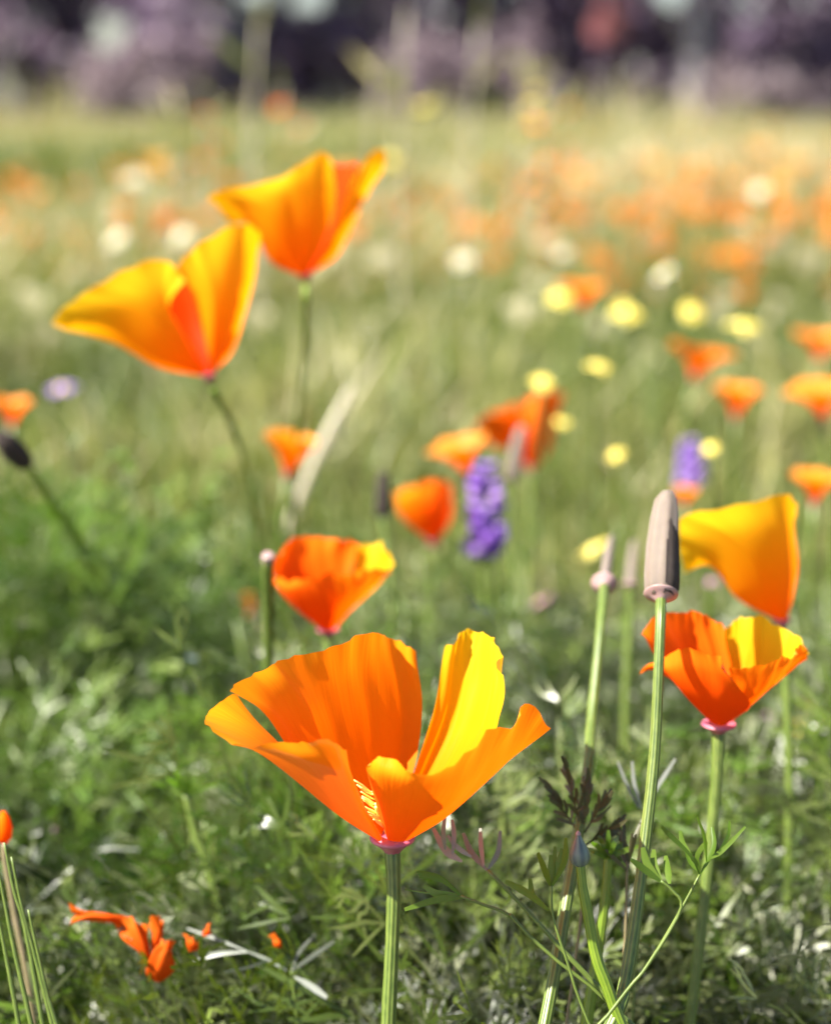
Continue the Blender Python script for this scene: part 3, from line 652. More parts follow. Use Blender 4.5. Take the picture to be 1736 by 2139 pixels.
full_poppy('half closed yellow orange poppy above the open poppy on the right', [dict(cols=UF, mat='petal_sunlit', pleat=.0003), UB], .385, (1632, 1294), [(1640, 1380), (1648, 1600), (1646, 1814), (1642, 2139)], .385, (.0011, .0009, .001, .0011), .0022, .0018, 41, group=None)

MB_ = [[(672, 1310, 0), (610, 1260, 0), (575, 1215, 0), (566, 1180, 0)], [(676, 1308, 1), (630, 1240, 4), (600, 1180, 5), (607, 1126, 5)], [(680, 1308, 2), (665, 1235, 6), (655, 1180, 7), (660, 1125, 8)], [(688, 1308, 2), (705, 1235, 6), (715, 1180, 8), (728, 1128, 9)], [(692, 1308, 2), (720, 1240, 5), (735, 1190, 6), (747, 1140, 7)]]
MBR = [[(690, 1308, 2), (720, 1240, 6), (735, 1190, 8), (745, 1140, 9)], [(694, 1308, 2), (745, 1240, 5), (775, 1190, 6), (782, 1132, 7)], [(697, 1308, 1), (760, 1245, 2), (800, 1200, 2), (815, 1160, 2)], [(698, 1309, 0), (755, 1255, 0), (790, 1222, -1), (812, 1192, -1)]]
MFL = [[(668, 1312, -1), (610, 1265, -3), (580, 1230, -4), (565, 1203, -4)], [(672, 1315, -3), (630, 1270, -8), (606, 1235, -10), (610, 1215, -11)], [(680, 1318, -4), (668, 1270, -10), (655, 1230, -13), (655, 1203, -14)], [(690, 1318, -4), (700, 1270, -10), (700, 1230, -13), (697, 1195, -14)]]
MFR = [[(688, 1318, -3), (695, 1270, -9), (695, 1230, -11), (695, 1197, -12)], [(695, 1316, -3), (725, 1265, -8), (740, 1230, -10), (745, 1197, -11)], [(700, 1313, -2), (745, 1255, -5), (780, 1215, -6), (800, 1192, -6)], [(702, 1310, -1), (750, 1256, -1), (785, 1222, -2), (814, 1190, -2)]]
full_poppy('cup shaped poppy right above the largest one, its back rim yellow', [dict(cols=MB_, mat='petal_deep'), dict(cols=MBR, mat='petal_sunlit'), dict(cols=MFL, mat='petal_deep'), MFR], .40, (685, 1314), [(690, 1400), (686, 1600), (680, 1800)], .40, .0011, .0028, .0018, 51)

LL = [[(420, 785, 0), (330, 767, -1), (230, 714, -2), (130, 690, -2)], [(425, 783, -3), (330, 737, -7), (230, 677, -9), (112, 668, -8)], [(427, 781, -4), (345, 710, -10), (270, 645, -13), (163, 620, -12)],
      [(430, 779, -4), (365, 702, -10), (310, 620, -14), (256, 565, -14)], [(433, 777, -4), (384, 702, -9), (345, 625, -13), (338, 546, -13)], [(436, 776, -3), (402, 732, -8), (354, 645, -12), (386, 586, -14)]]
LR = [[(438, 780, -3), (428, 710, -8), (401, 612, -12), (370, 557, -14)], [(442, 780, -4), (445, 700, -10), (440, 600, -14), (416, 508, -15)], [(446, 779, -3), (470, 700, -9), (490, 590, -12), (495, 467, -12)], [(448, 777, -1), (487, 705, -4), (520, 600, -5), (540, 489, -5)], [(448, 775, 0), (487, 732, 0), (517, 640, 0), (549, 517, 0)]]
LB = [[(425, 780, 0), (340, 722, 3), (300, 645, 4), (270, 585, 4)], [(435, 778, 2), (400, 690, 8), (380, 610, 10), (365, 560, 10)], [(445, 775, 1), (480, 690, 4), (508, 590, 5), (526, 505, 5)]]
full_poppy('large out of focus poppy leaning left, lower of the upper two', [dict(cols=LL, mat='petal_sunlit'), dict(cols=LR, mat='petal_sunlit'), dict(cols=LB, mat='petal_shaded')], .43, (437, 784), [(455, 830), (490, 900), (520, 1010), (545, 1200)], (.43, .56), .0008, .0018, .0018, 61, stem_m='stem_yellow', pleat=.0004)
UL = [[(617, 573, 0), (565, 545, -1), (520, 470, -2), (478, 470, -2)], [(622, 574, -3), (572, 510, -7), (512, 440, -9), (437, 410, -8)], [(628, 575, -4), (590, 490, -10), (560, 420, -13), (505, 391, -12)], [(633, 575, -4), (620, 480, -10), (610, 400, -13), (598, 362, -13)], [(638, 574, -4), (655, 480, -9), (660, 390, -11), (668, 318, -11)], [(642, 573, -3), (675, 510, -5), (700, 430, -6), (704, 354, -5)]]
UR = [[(645, 572, -2), (678, 510, -5), (705, 450, -6), (745, 360, -6)], [(650, 571, -2), (690, 515, -4), (735, 430, -5), (776, 318, -5)], [(655, 568, -1), (705, 520, -1), (750, 430, -1), (801, 320, -1)], [(657, 566, 0), (708, 528, 2), (755, 425, 3), (797, 358, 3)]]
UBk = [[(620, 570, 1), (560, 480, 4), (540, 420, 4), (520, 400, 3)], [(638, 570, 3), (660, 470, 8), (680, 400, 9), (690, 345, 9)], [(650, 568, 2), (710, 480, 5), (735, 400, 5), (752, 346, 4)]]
full_poppy('topmost large poppy, out of focus, its rim lit yellow', [dict(cols=UL, mat='petal_sunlit'), dict(cols=UR, mat='petal_sunlit'), dict(cols=UBk, mat='petal_shaded')], .45, (638, 574), [(640, 640), (634, 760), (622, 900), (610, 1100)], (.45, .58), .0008, .0018, .0018, 71, stem_m='stem_yellow', pleat=.0004)
SL = [[(898, 1130, 0), (860, 1100, -2), (835, 1070, -3), (826, 1030, -3)], [(902, 1131, -3), (870, 1085, -8), (850, 1045, -10), (848, 1018, -10)], [(906, 1131, -3), (895, 1080, -8), (885, 1040, -10), (882, 1008, -9)]]
SR = [[(904, 1131, -3), (890, 1080, -9), (885, 1040, -11), (888, 1006, -11)], [(910, 1131, -3), (920, 1075, -9), (918, 1040, -11), (914, 1003, -11)], [(914, 1129, 0), (940, 1090, 0), (944, 1050, -1), (940, 1020, -1)]]
SB = [[(898, 1128, 0), (855, 1090, 4), (840, 1060, 5), (832, 1032, 5)], [(906, 1128, 2), (890, 1080, 8), (885, 1045, 9), (885, 1012, 9)], [(912, 1128, 1), (930, 1080, 4), (935, 1050, 4), (935, 1022, 4)]]
full_poppy('small deep orange poppy left of the purple lupine', [SL, dict(cols=SR, mat='petal_deep'), SB], .56, (906, 1132), [(906, 1200), (900, 1300), (896, 1400)], .56, .0010, .0022, .002, 81)
TL = [[(1095, 962, 0), (1060, 935, -1), (1035, 935, -2), (1005, 908, -2)], [(1098, 957, -2), (1070, 902, -5), (1040, 880, -6), (999, 880, -6)], [(1102, 952, -2), (1095, 892, -6), (1085, 857, -7), (1078, 840, -7)]]
TR = [[(1094, 972, -1), (1090, 922, -6), (1090, 880, -8), (1095, 834, -8)], [(1110, 974, -2), (1116, 920, -8), (1126, 870, -10), (1136, 818, -9)], [(1126, 974, -1), (1152, 930, -3), (1157, 880, -4), (1178, 820, -3)]]
full_poppy('deep orange poppy with drooping petals above the purple lupine', [dict(cols=TL, mat='petal_deep'), dict(cols=TR, mat='petal_deep')], .64, (1108, 974), [(1108, 1040), (1105, 1150), (1100, 1250)], .64, .0011, .002, .002, 85)

# blurred poppies standing further off
def dz(py, z=.15): return depth_at(py, z)
FAR = [(605, 945, 110, .16, .25, 'soft orange poppy left of the diagonal straw blade, behind the cup shaped one', (0.1, 0)),
       (960, 945, 110, .15, .45, 'hazy orange poppy just left of the drooping one', (-.3, 0)),
       (25, 855, 75, .16, .3, 'hazy orange poppy at the left edge beside the lilac flower', (0, 0)),
       (522, 1262, 42, .10, .05, 'slim orange poppy bud left of the cup shaped poppy', (0, 0)),
       (1460, 745, 110, .16, .45, 'dull red orange poppy below the yellow daisies at right', (.2, .1)),
       (1538, 832, 90, .15, .3, 'round orange poppy right of centre near the right edge pair', (0, 0)),
       (1712, 825, 120, .16, .5, 'red orange poppy cut by the right edge, larger of the pair', (-.2, 0)),
       (1712, 715, 90, .16, .4, 'pale orange poppy at the right edge, uppermost of the three there', (0, 0)),
       (1702, 1012, 95, .15, .4, 'yellow orange poppy at the right edge beside the purple spike', (0, 0)),
       (1215, 610, 80, .17, .4, 'hazy orange poppy touching the leftmost yellow daisy', (0, 0)),
       (1430, 1035, 50, .13, .3, 'orange poppy showing behind the tall grey seed pod', (0, 0))]
for px, py, wd, z, o, lab, tl in FAR:
    generic_poppy(lab, px, py, wd, depth_at(py, z), o, tl, random.uniform(0, 1.5))
# many more, too far to tell apart
proto_root = None
def dup(root, loc, rz, sc, label=None):
    r = root.copy(); COL.objects.link(r); r.location = loc; r.rotation_euler = (0, 0, rz); r.scale = (sc, sc, sc)
    if label: r['label'] = label
    for ch in list(root.children):
        c_ = ch.copy(); COL.objects.link(c_); c_.parent = r
    return r
mb = MB()
for k in range(4):
    g1 = generic_petal('petal', 'petal', False, (0, 0, .13), (0, 0, 1), 0, k * math.pi / 2, .032, .42 + .06 * (k % 2), 200 + k, nu=5, nv=6)
    for a, b_, c_ in zip(g1.v, [g1.f], g1.uv): mb.add(a, b_, .5, c_)
far_mesh = mb.build('distant_poppy', M['petal_gold'])
mb = MB(); tube(mb, [(0, 0, .131), (.004, 0, .07), (.002, 0, -.003)], .0013, 5, 6); st_ = mb.build('stem', M['stem'], far_mesh)
fl = 'orange poppy blurred small in the far meadow'; fg = 'distant poppies scattered over the far meadow'
tag(far_mesh, fl, 'poppy', fg)
spots = []
for k in range(70):
    yy = 2.4 + 4.6 * random.random() ** 1.1; xx = (random.random() * 2 - 1) * .27 * yy
    if random.random() < .35: xx = abs(xx)
    spots.append((xx, yy))
for k, (xx, yy) in enumerate(spots):
    s = random.uniform(.7, 1.15)
    px = 868 + xx / yy * FPX
    where = ('left of the two upper poppies' if px < 300 else 'behind the two upper poppies' if px < 830 else 'right of the topmost large poppy' if px < 1180 else 'above the yellow daisies' if px < 1520 else 'toward the right edge')
    lab = ('small orange poppy melting into the far meadow ' if yy > 4.6 else 'small orange poppy, less blurred, in the mid meadow ') + where
    if k == 0: far_mesh['label'] = lab
    if k == 0: far_mesh.location = (xx, yy, 0); far_mesh.scale = (s, s, s)
    else: dup(far_mesh, (xx, yy, 0), random.uniform(0, 6), s, lab)
# poppies beyond counting at the far side of the meadow
N = 900
x, y = spread(N, 4.2, 10.2, .34, .2, .8)
k_ = patch(x, y, 1.6, 21) + rng.normal(0, .15, N) > .45; x = x[k_]; y = y[k_]; N = len(x)
pq = np.array([[-.5, 0, 0], [.5, 0, 0], [.75, .3, 1], [-.75, .3, 1]]); pv = np.concatenate([np.stack([pq[:, 0] * math.cos(a) - (pq[:, 1] + .2) * math.sin(a), pq[:, 0] * math.sin(a) + (pq[:, 1] + .2) * math.cos(a), pq[:, 2]], -1) for a in (0, 1.57, 3.14, 4.71)])
v, q, tt = scatter([(pv, np.arange(16).reshape(4, 4))], np.stack([x, y, rng.uniform(.05, .13, N)], -1), rng.uniform(0, 6, N), rng.normal(0, .3, N), rng.normal(0, .3, N), rng.uniform(.012, .026, N), np.zeros(N, int), rng.random(N))
big_mesh('far_poppy_bloom', v, q, tt, M['petal_gold'], 'stuff')

for nm, mt, n_, y0, y1, z0, z1, s0, s1, sd_ in [('cream_blossom', 'petal_white', 2400, 1.3, 9.5, .04, .14, .007, .016, 41), ('golden_blossom', 'petal_gold', 2700, 1.9, 9.5, .04, .13, .008, .017, 42)]:
    x, y = spread(n_, y0, y1, .32, .15, 1.1); k_ = patch(x, y, 4, sd_) + rng.normal(0, .2, n_) > .42; x, y = x[k_], y[k_]; n_ = len(x)
    v, q, tt = scatter([(pv, np.arange(16).reshape(4, 4))], np.stack([x, y, rng.uniform(z0, z1, n_)], -1), rng.uniform(0, 6, n_), rng.normal(0, .5, n_), rng.normal(0, .5, n_), rng.uniform(s0, s1, n_), np.zeros(n_, int), rng.random(n_))
    big_mesh(nm, v, q, tt, M[mt], 'stuff')
# yellow daisies (tidy tips) : disc + ray petals + stem
def daisy(label, px, py, wd, z, mat='petal_yellow', facing=(-.2, -.8, .7), n=11, name='daisy', cat='daisy', d=None, group=None):
    d = d or depth_at(py, z); size = wd * d / FPX / 2; c = P(px, py, d); rq = random.Random(int(px * 7 + py)); size *= rq.uniform(.78, 1.0)
    facing = (facing[0] + rq.uniform(-.7, .7), facing[1] + rq.uniform(-.1, .7), facing[2] + rq.uniform(.1, .9)); xax, yax, dd = frame(facing)
    root = thing(name, label, cat, (c[0] + .004, c[1] + .01, 0), group)
    for k in range(n):
        a = 2 * math.pi * k / n + .1; e = xax * math.cos(a) + yax * math.sin(a)
        e = e * rq.uniform(.8, 1.15); mb = MB(); strip(mb, [c + e * size * .22, c + e * size * .6 + dd * size * .08, c + e * size - dd * size * rq.uniform(-.2, .35)], [size * .25, size * .5, size * .42], dd, .5, 5)
        mb.uv[-1][:] = np.stack([np.full(15, k), np.tile(np.linspace(0, 1, 5), 3)], -1)
        mb.build('petal', M[mat], root)
    mb = MB(); lathe(mb, c - dd * size * .1, dd, [(size * .05, -.05 * size), (size * .3, 0), (size * .3, size * .18), (size * .18, size * .3)], 12); mb.build('disc', M['stamen'], root)
    mb = MB(); tube(mb, [c - dd * size * .1, c - dd * size * .5 - np.array([0, 0, .012]), np.array([c[0] + .003, c[1] + .01, c[2] * .4]), np.array([c[0] + .004, c[1] + .01, -.003])], .0009, 12, 8); mb.build('stem', M['stem'], root)
    return root
daisy('bright yellow daisy in the middle of the right half, lowest of the upper group', 1248, 766, 72, .17)
daisy('pale yellow daisy left of the brightest one, in the upper right group', 1308, 652, 76, .17)
daisy('dim yellow daisy between two brighter ones in the upper right group', 1446, 652, 56, .17)
daisy('brightest yellow daisy at the right of the upper group', 1550, 680, 80, .17)
daisy('golden daisy touching a hazy orange poppy', 1170, 622, 56, .17)
daisy('yellow daisy just above the drooping orange poppy', 1132, 800, 62, .17)
daisy('yellow daisy half hidden behind the right side of the drooping poppy', 1168, 882, 48, .15)
daisy('small dim yellow daisy right of the purple spike at right', 1482, 936, 46, .15)
daisy('small dull yellow daisy above the grey seed pods', 1286, 950, 42, .14)
daisy('pale cream and yellow daisy tilted left of the tall seed pod', 1240, 1146, 84, .12, 'petal_yellow', (-.6, -.3, .7), d=.6)
daisy('yellow daisy below the open poppy at right, left of two', 1668, 1516, 46, .06, d=.50)
daisy('yellow daisy at the right edge below the open poppy', 1716, 1518, 44, .06, d=.50)
for px, py, wd, z, lab in [(285, 372, 56, .19, 'cream white daisy above the lower large poppy, uppermost of four'), (242, 500, 56, .18, 'cream white daisy left of the lower large poppy tip'), (380, 494, 50, .18, 'cream white daisy right beside the lower large poppy rim'),
                           (638, 262, 50, .21, 'small white daisy above the topmost large poppy'), (1386, 570, 54, .18, 'pinkish white daisy above the yellow daisies'), (1585, 400, 46, .19, 'bluish white daisy high in the right meadow'), (965, 545, 46, .17, 'faint white daisy in the middle of the meadow'), (1175, 530, 44, .17, 'faint white daisy right of the middle')]:
    daisy(lab, px, py, wd, z, 'petal_white')
# little pink and lilac flowers
for px, py, wd, z, d, mt, lab in [(1614, 1500, 46, .06, .50, 'petal_pink', 'lilac pink flower below the open poppy at right'), (1490, 1216, 40, .10, .55, 'petal_pink', 'magenta flower between the two right poppies'), (1132, 1256, 48, .08, .62, 'petal_pink', 'dusty pink flower left of the seed pods'),
                                  (130, 812, 60, .15, None, 'petal_purple', 'lilac flower below the lower large poppy'), (1560, 1512, 40, .05, .5, 'petal_white', 'whitish flower under the open poppy at right')]:
    daisy(lab, px, py, wd, z, mt, (-.3, -.6, .8), 7, 'wildflower', 'wildflower', d)
# lupines
def lupine(label, px, y0, y1, wd, d):
    b0 = P(px, y1, d); b1 = P(px, y0, d); root = thing('lupine', label, 'lupine', (b0[0], b0[1] + .01, 0))
    mb = MB(); tube(mb, [np.array([b0[0], b0[1] + .01, -.003]), b0 * np.array([1, 1, .6]), b0, b1], [.0016, .0015, .0014, .0006], 16, 8); mb.build('stem', M['stem'], root)
    H = np.linalg.norm(b1 - b0); R0 = wd * d / FPX / 2 * 1.25; rr = random.Random(int(px)); ax = (b1 - b0) / H
    for lv in range(9):
        t = lv / 8; c = b0 + (b1 - b0) * t; rr_ = R0 * (1 - .55 * t ** 2)
        for k in range(6):
            if rr.random() < .15: continue
            a = 2 * math.pi * k / 6 + lv * .5 + rr.uniform(-.25, .25); rr_ = R0 * (1 - .55 * t ** 2) * rr.uniform(.75, 1.15); e = np.array([math.cos(a), math.sin(a), .35 * (1 - t)]); 
            mb = MB(); lathe(mb, c + e * rr_ * .25, e + ax * .5, [(rr_ * .06, 0), (rr_ * .26, rr_ * .25), (rr_ * .3, rr_ * .55), (rr_ * .1, rr_ * .85)], 8)
            mb.uv[-1][:, 1] = rr.uniform(.1, 1)
            mb.build('floret', M['petal_purple'], root)
    return root
lupine('purple lupine spike in the middle beside the deep orange poppies', 1014, 975, 1165, 82, .56)
lupine('small purple lupine spike behind the tall grey seed pod', 1440, 925, 1020, 56, .78)

# ================================================================= seed pods
def pod_plant(label, path, dpath, r, pod=None, rim=None, mat='pod', stem_m='stem', name='seed_pod', cat='seed pod', rimmat='rim_pale', group=None, shade_shell=False):
    pts = px_path(path, dpath); root = thing(name, label, cat, ground_of(pts), group)
    stem(root, pts, r, stem_m)
    ax = pts[0] - pts[1]; ax = ax / np.linalg.norm(ax)
    if rim: receptacle(root, pts[0] + ax * .0006, ax, rim, r[0] if hasattr(r, '__len__') else r, .0016, rimmat)
    if pod:
        tip, rp = pod; L = np.linalg.norm(P(*tip) - pts[0]); a2 = P(*tip) - pts[0]
        mb = MB(); lathe(mb, pts[0], a2, [(rp * .6, 0), (rp * .97, L * .06), (rp * 1.0, L * .2), (rp * .98, L * .45), (rp * .86, L * .75), (rp * .68, L * .93), (rp * .42, L)], 40, .035, 7)
        vv = mb.v[-1]; hh = np.clip(((vv - pts[0]) @ a2) / (L * L), 0, 1); vv += np.outer(hh ** 2, [rp * .35, 0, 0]) + np.outer(np.sin(hh * 11 + vv[:, 0] * 3000) * rp * .04, [1, 1, 0])
        mb.build('pod', M[mat], root)
        if shade_shell:  # dark half shell added on the pod's right, painting its shaded side
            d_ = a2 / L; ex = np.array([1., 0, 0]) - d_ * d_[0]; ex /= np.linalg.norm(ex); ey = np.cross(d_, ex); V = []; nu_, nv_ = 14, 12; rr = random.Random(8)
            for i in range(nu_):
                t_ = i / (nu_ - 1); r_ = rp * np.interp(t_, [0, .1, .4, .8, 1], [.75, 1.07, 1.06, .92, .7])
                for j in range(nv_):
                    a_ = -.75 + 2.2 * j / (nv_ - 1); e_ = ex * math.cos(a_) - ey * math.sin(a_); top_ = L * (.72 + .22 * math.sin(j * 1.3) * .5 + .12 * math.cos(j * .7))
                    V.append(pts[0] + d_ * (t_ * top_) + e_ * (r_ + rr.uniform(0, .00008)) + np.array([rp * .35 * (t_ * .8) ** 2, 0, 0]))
            mb = MB(); mb.add(V, grid_faces(nu_, nv_), .5, [(j / 12, i * .1) for i in range(nu_) for j in range(nv_)]); mb.build('shade_shell', M['pod_dark'], root)
    return root
pod_plant('tall ribbed stem with a large grey pod, in front of the right poppy', [(1380, 1246), (1378, 1320), (1367, 1566), (1345, 1773), (1324, 1938), (1303, 2062), (1278, 2139)], (.317, .292), (.0009, .00095, .0011, .00115, .0012), ((1382, 1030, .327), .0031), .0032, shade_shell=True)
pod_plant('stem with a pink ringed pod, left of the tallest seed pod', [(1262, 1222), (1256, 1300), (1236, 1500), (1226, 1620), (1183, 1880), (1138, 2139)], (.36, .30), (.0010, .0010, .0011, .0012), ((1274, 1120, .41), .0012), .0028, 'pod')
pod_plant('thin stem with a grey pod between two taller pods', [(1316, 1222), (1316, 1300), (1308, 1440), (1306, 1600)], (.45, .45), .0011, ((1321, 1130, .48), .0013), .0024, 'pod')
pod_plant('pink and dark slender pod lying before the drooping poppy', [(1068, 1006), (1068, 1060), (1072, 1200), (1076, 1330)], .55, .0009, ((1086, 890, .55), .0024), None)
pod_plant('dark slender pod left of the small deep orange poppy', [(800, 1080), (812, 1150), (822, 1260), (826, 1340)], .50, .0011, ((796, 985, .5), .0022), None, 'pod_dark')
pod_plant('stem left of the cup shaped poppy, with a pink ringed tip', [(560, 1165), (561, 1300), (560, 1500), (540, 1680), (522, 1800)], (.38, .43), .0012, None, .0014)
# nodding dark pod at the left edge on an arching stem
pts = px_path([(62, 975), (105, 1040), (170, 1140), (240, 1270), (290, 1390), (340, 1500)], (.44, .63)); root = thing('seed_pod', 'dark brown pod on an arching green stem at the left edge', 'seed pod', ground_of(pts))
stem(root, pts, (.0008, .0015, .0021, .0022), 'stem_yellow')
mb = MB(); a0 = P(62, 975, .44); a1 = P(-30, 880, .43); lathe(mb, a0, a1 - a0, [(.0008, 0), (.0024, .0015), (.003, .005), (.0028, .009), (.0012, .013)], 16, .04, 8); mb.build('pod', M['pod_dark'], root)
for (p_, w_) in [([(150, 1110), (200, 1080), (260, 1090)], .0016), ([(190, 1180), (230, 1120), (290, 1150)], .0014), ([(130, 1080), (110, 1130), (150, 1190)], .0014), ([(235, 1262), (290, 1150), (300, 1060)], .0022), ([(215, 1235), (150, 1180), (110, 1160)], .0016)]:
    mb = MB(); strip(mb, px_path(p_, .50), [w_ * .5, w_ * 1.3, w_ * 1.3, w_ * .4], (0, -1, .5), .6, 9); mb.build('leaf', M['fresh'], root)
# straw blade
root = thing('straw_blade', 'pale straw blade leaning diagonally behind the cup shaped poppy', 'grass blade', ground_of(px_path([(590, 1130), (560, 1250)], .46)))
mb = MB(); tube(mb, to_ground(px_path([(735, 805), (700, 880), (655, 970), (600, 1110), (575, 1200)], .66)), [.0008, .0022, .0018, .0010, .0008, .0006], 24, 10); mb.build('blade', M['straw'], root)

# ================================================================= bud plant and clear leaves at the lower right
root = thing('poppy_bud', 'unopened grey green poppy bud with pink tip, lower right of the largest poppy', 'poppy bud', ground_of(px_path([(1245, 2000), (1283, 2104)], .292)))
pts = px_path([(1212, 1806), (1217, 1850), (1226, 1900), (1246, 2000), (1283, 2104)], .292); stem(root, pts, (.0007, .00085, .001, .0012), 'stem_yellow')
a0 = P(1212, 1808, .292); a1 = P(1207, 1738, .292)
mb = MB(); lathe(mb, a0, a1 - a0, [(.0006, -.0002), (.0014, .0004), (.0017, .0013), (.0016, .0024), (.0011, .0036), (.0006, .0046), (.00045, .0052)], 20, .03, 8); mb.build('bud', M['bud'], root)
mb = MB(); lathe(mb, a0 + (a1 - a0) * .88, a1 - a0, [(.0003, 0), (.0005, .0002), (.0004, .0006), (.0001, .0009)], 10); mb.build('tip', M['rim_pale'], root)

def leaf_thing(label, lobes, d, mat='fresh', name='poppy_leaf', cat='leaf', root_px=None, tint=.5, stalk=None, stalk_r=.0003, dj=.004, seed=0, stalk_mat='stem'):
    """lobes: (pixel path, widths in px, depth shift mm)."""
    rr = random.Random(seed)
    root = thing(name, label, cat, ground_of(px_path(root_px, d)))
    mb = MB(); tube(mb, to_ground(px_path(stalk or root_px, d)), [stalk_r * .7, stalk_r, stalk_r], 26, 8); mb.build('stalk', M[stalk_mat], root)
    for path, wpx, sh in lobes:
        if mat == 'grey_leaf' and d > .32: wpx = [q * .62 for q in wpx]
        wsc = d / FPX; wpx = [q * 1.15 for q in wpx]; wpx[-1] = wpx[-2] * .55
        mb = MB(); dd = [d + sh / 1000 * (i / (len(path) - 1)) for i in range(len(path))]
        strip(mb, [P(a, b, k) for (a, b), k in zip(path, dd)], [a * wsc for a in wpx], (rr.uniform(-.5, .5), -1, rr.uniform(-.1, .9)), tint + rr.uniform(-.2, .2), 11, rr.uniform(-.35, .35))
        mb.build('lobe', M[mat], root)
    return root
W = [4, 9, 13, 12, 3]
leaf_thing('bright green forked leaf left of the grey green bud', [([(1150, 1850), (1137, 1815), (1123, 1781)], [6, 13, 12, 3], -3), ([(1150, 1850), (1151, 1815), (1150, 1786)], [6, 14, 11, 3], 1), ([(1151, 1850), (1157, 1805), (1159, 1768)], [5, 9, 9, 2], 4), ([(1152, 1850), (1166, 1806), (1174, 1772)], [6, 12, 12, 3], 2), ([(1153, 1850), (1178, 1800), (1181, 1750)], [5, 10, 12, 3], -2),
           ([(1146, 1902), (1105, 1868), (1055, 1841)], [5, 12, 14, 4], -4), ([(1132, 1890), (1112, 1868), (1107, 1835)], [4, 10, 11, 3], 3)], .292, root_px=[(1152, 1850), (1154, 1909), (1169, 1963), (1200, 2060)], stalk_r=.00026, tint=.55)
leaf_thing('three lobed bright leaf in front of the tall ribbed stem', [([(1382, 1843), (1345, 1815), (1317, 1795)], [6, 13, 13, 3], -2), ([(1378, 1838), (1352, 1805), (1342, 1770)], [6, 13, 14, 3], 1), ([(1380, 1838), (1366, 1805), (1365, 1774)], [5, 12, 12, 3], 3),
           ([(1398, 1846), (1393, 1815), (1390, 1787)], [5, 14, 12, 3], 5)], .288, root_px=[(1380, 1840), (1403, 1860), (1421, 1901), (1349, 2021), (1283, 2104)], tint=.55)
leaf_thing('divided leaf with red tips in front of the right poppy stem', [([(1461, 1827), (1444, 1789), (1400, 1745), (1381, 1726)], [3, 6, 11, 4], -3), ([(1444, 1789), (1426, 1762), (1420, 1735)], [4, 10, 9, 3], 2), ([(1461, 1827), (1455, 1790), (1470, 1765), (1478, 1760)], [4, 9, 9, 3], -1), ([(1463, 1825), (1490, 1770), (1487, 1727)], [3, 9, 8, 2], 4), ([(1475, 1800), (1470, 1750), (1455, 1706)], [3, 8, 8, 2], -4), ([(1480, 1795), (1510, 1775), (1556, 1727)], [3, 9, 8, 2], 1), ([(1500, 1780), (1520, 1745), (1523, 1715)], [3, 8, 7, 2], 5), ([(1463, 1825), (1440, 1800), (1430, 1770)], [3, 9, 8, 2], 3)],
           .296, root_px=[(1461, 1827), (1421, 1901), (1349, 2021), (1283, 2104)], tint=.45)
leaf_thing('bright lobed leaf right beside the stem of the largest poppy', [([(960, 1868), (920, 1835), (877, 1826), (872, 1828)], [5, 12, 14, 4], -3), ([(965, 1872), (915, 1868), (885, 1850)], [5, 16, 13, 4], 2), ([(965, 1874), (910, 1880), (845, 1900)], [6, 14, 12, 4], -2), ([(955, 1870), (890, 1865), (845, 1858)], [2, 3, 3, 1], 4)],
           .297, root_px=[(962, 1872), (1010, 1890), (1060, 1910), (1110, 1960)], tint=.5, stalk_r=.00035)
leaf_thing('grey green feathery leaf arching on a long stalk under the largest poppy', [([(1018, 1818), (985, 1780), (968, 1740)], [4, 12, 11, 3], 4), ([(985, 1790), (955, 1770), (935, 1745)], [4, 10, 9, 3], 1), ([(965, 1800), (930, 1775), (905, 1730)], [4, 15, 12, 4], 3), ([(930, 1775), (926, 1740), (930, 1700)], [3, 9, 8, 2], -2), ([(945, 1785), (948, 1745), (944, 1712)], [3, 9, 9, 2], 2), ([(1010, 1810), (1005, 1770), (1003, 1730)], [3, 9, 9, 2], 5), ([(1018, 1818), (1040, 1780), (1045, 1735)], [3, 10, 9, 2], 2)],
           .296, 'grey_leaf', root_px=[(1018, 1818), (1092, 1893), (1171, 1980), (1233, 2046), (1283, 2104)], tint=.5, stalk_r=.0005)
leaf_thing('silvery leaf pointing up beside the tall stem, left of the right poppy', [([(1335, 1690), (1310, 1640), (1290, 1590)], [4, 11, 12, 3], 3), ([(1340, 1690), (1325, 1640), (1320, 1590)], [4, 12, 12, 3], 1), ([(1345, 1690), (1375, 1640), (1410, 1585)], [4, 11, 13, 4], 2), ([(1345, 1690), (1365, 1625), (1375, 1570)], [4, 10, 11, 3], -1)], .33, 'grey_leaf', root_px=[(1342, 1690), (1342, 1760), (1338, 1850), (1330, 1980)], tint=.6)
dk = []
rr = random.Random(4)
for x0, y0, a0, L0 in [(1216, 1750, .05, 120), (1212, 1745, -.6, 105), (1220, 1740, .55, 80), (1214, 1735, -.25, 130), (1224, 1765, .95, 60)]:
    for k in range(11):
        t_ = .25 + .75 * k / 10; bx, by = x0 + math.sin(a0) * L0 * t_, y0 - math.cos(a0) * L0 * t_; sd_ = a0 + (-1, 1)[k % 2] * rr.uniform(.35, .8) * (1.1 - t_); l = rr.uniform(26, 46)
        dk.append(([(bx, by), (bx + math.sin(sd_ + .15) * l * .5, by - math.cos(sd_ + .15) * l * .5), (bx + math.sin(sd_) * l, by - math.cos(sd_) * l)], [3, 7, 8, 3], rr.uniform(-5, 6)))
    dk.append(([(x0, y0), (x0 + math.sin(a0) * L0 * .5, y0 - math.cos(a0) * L0 * .5), (x0 + math.sin(a0) * L0, y0 - math.cos(a0) * L0)], [4, 4, 3, 2], 0))
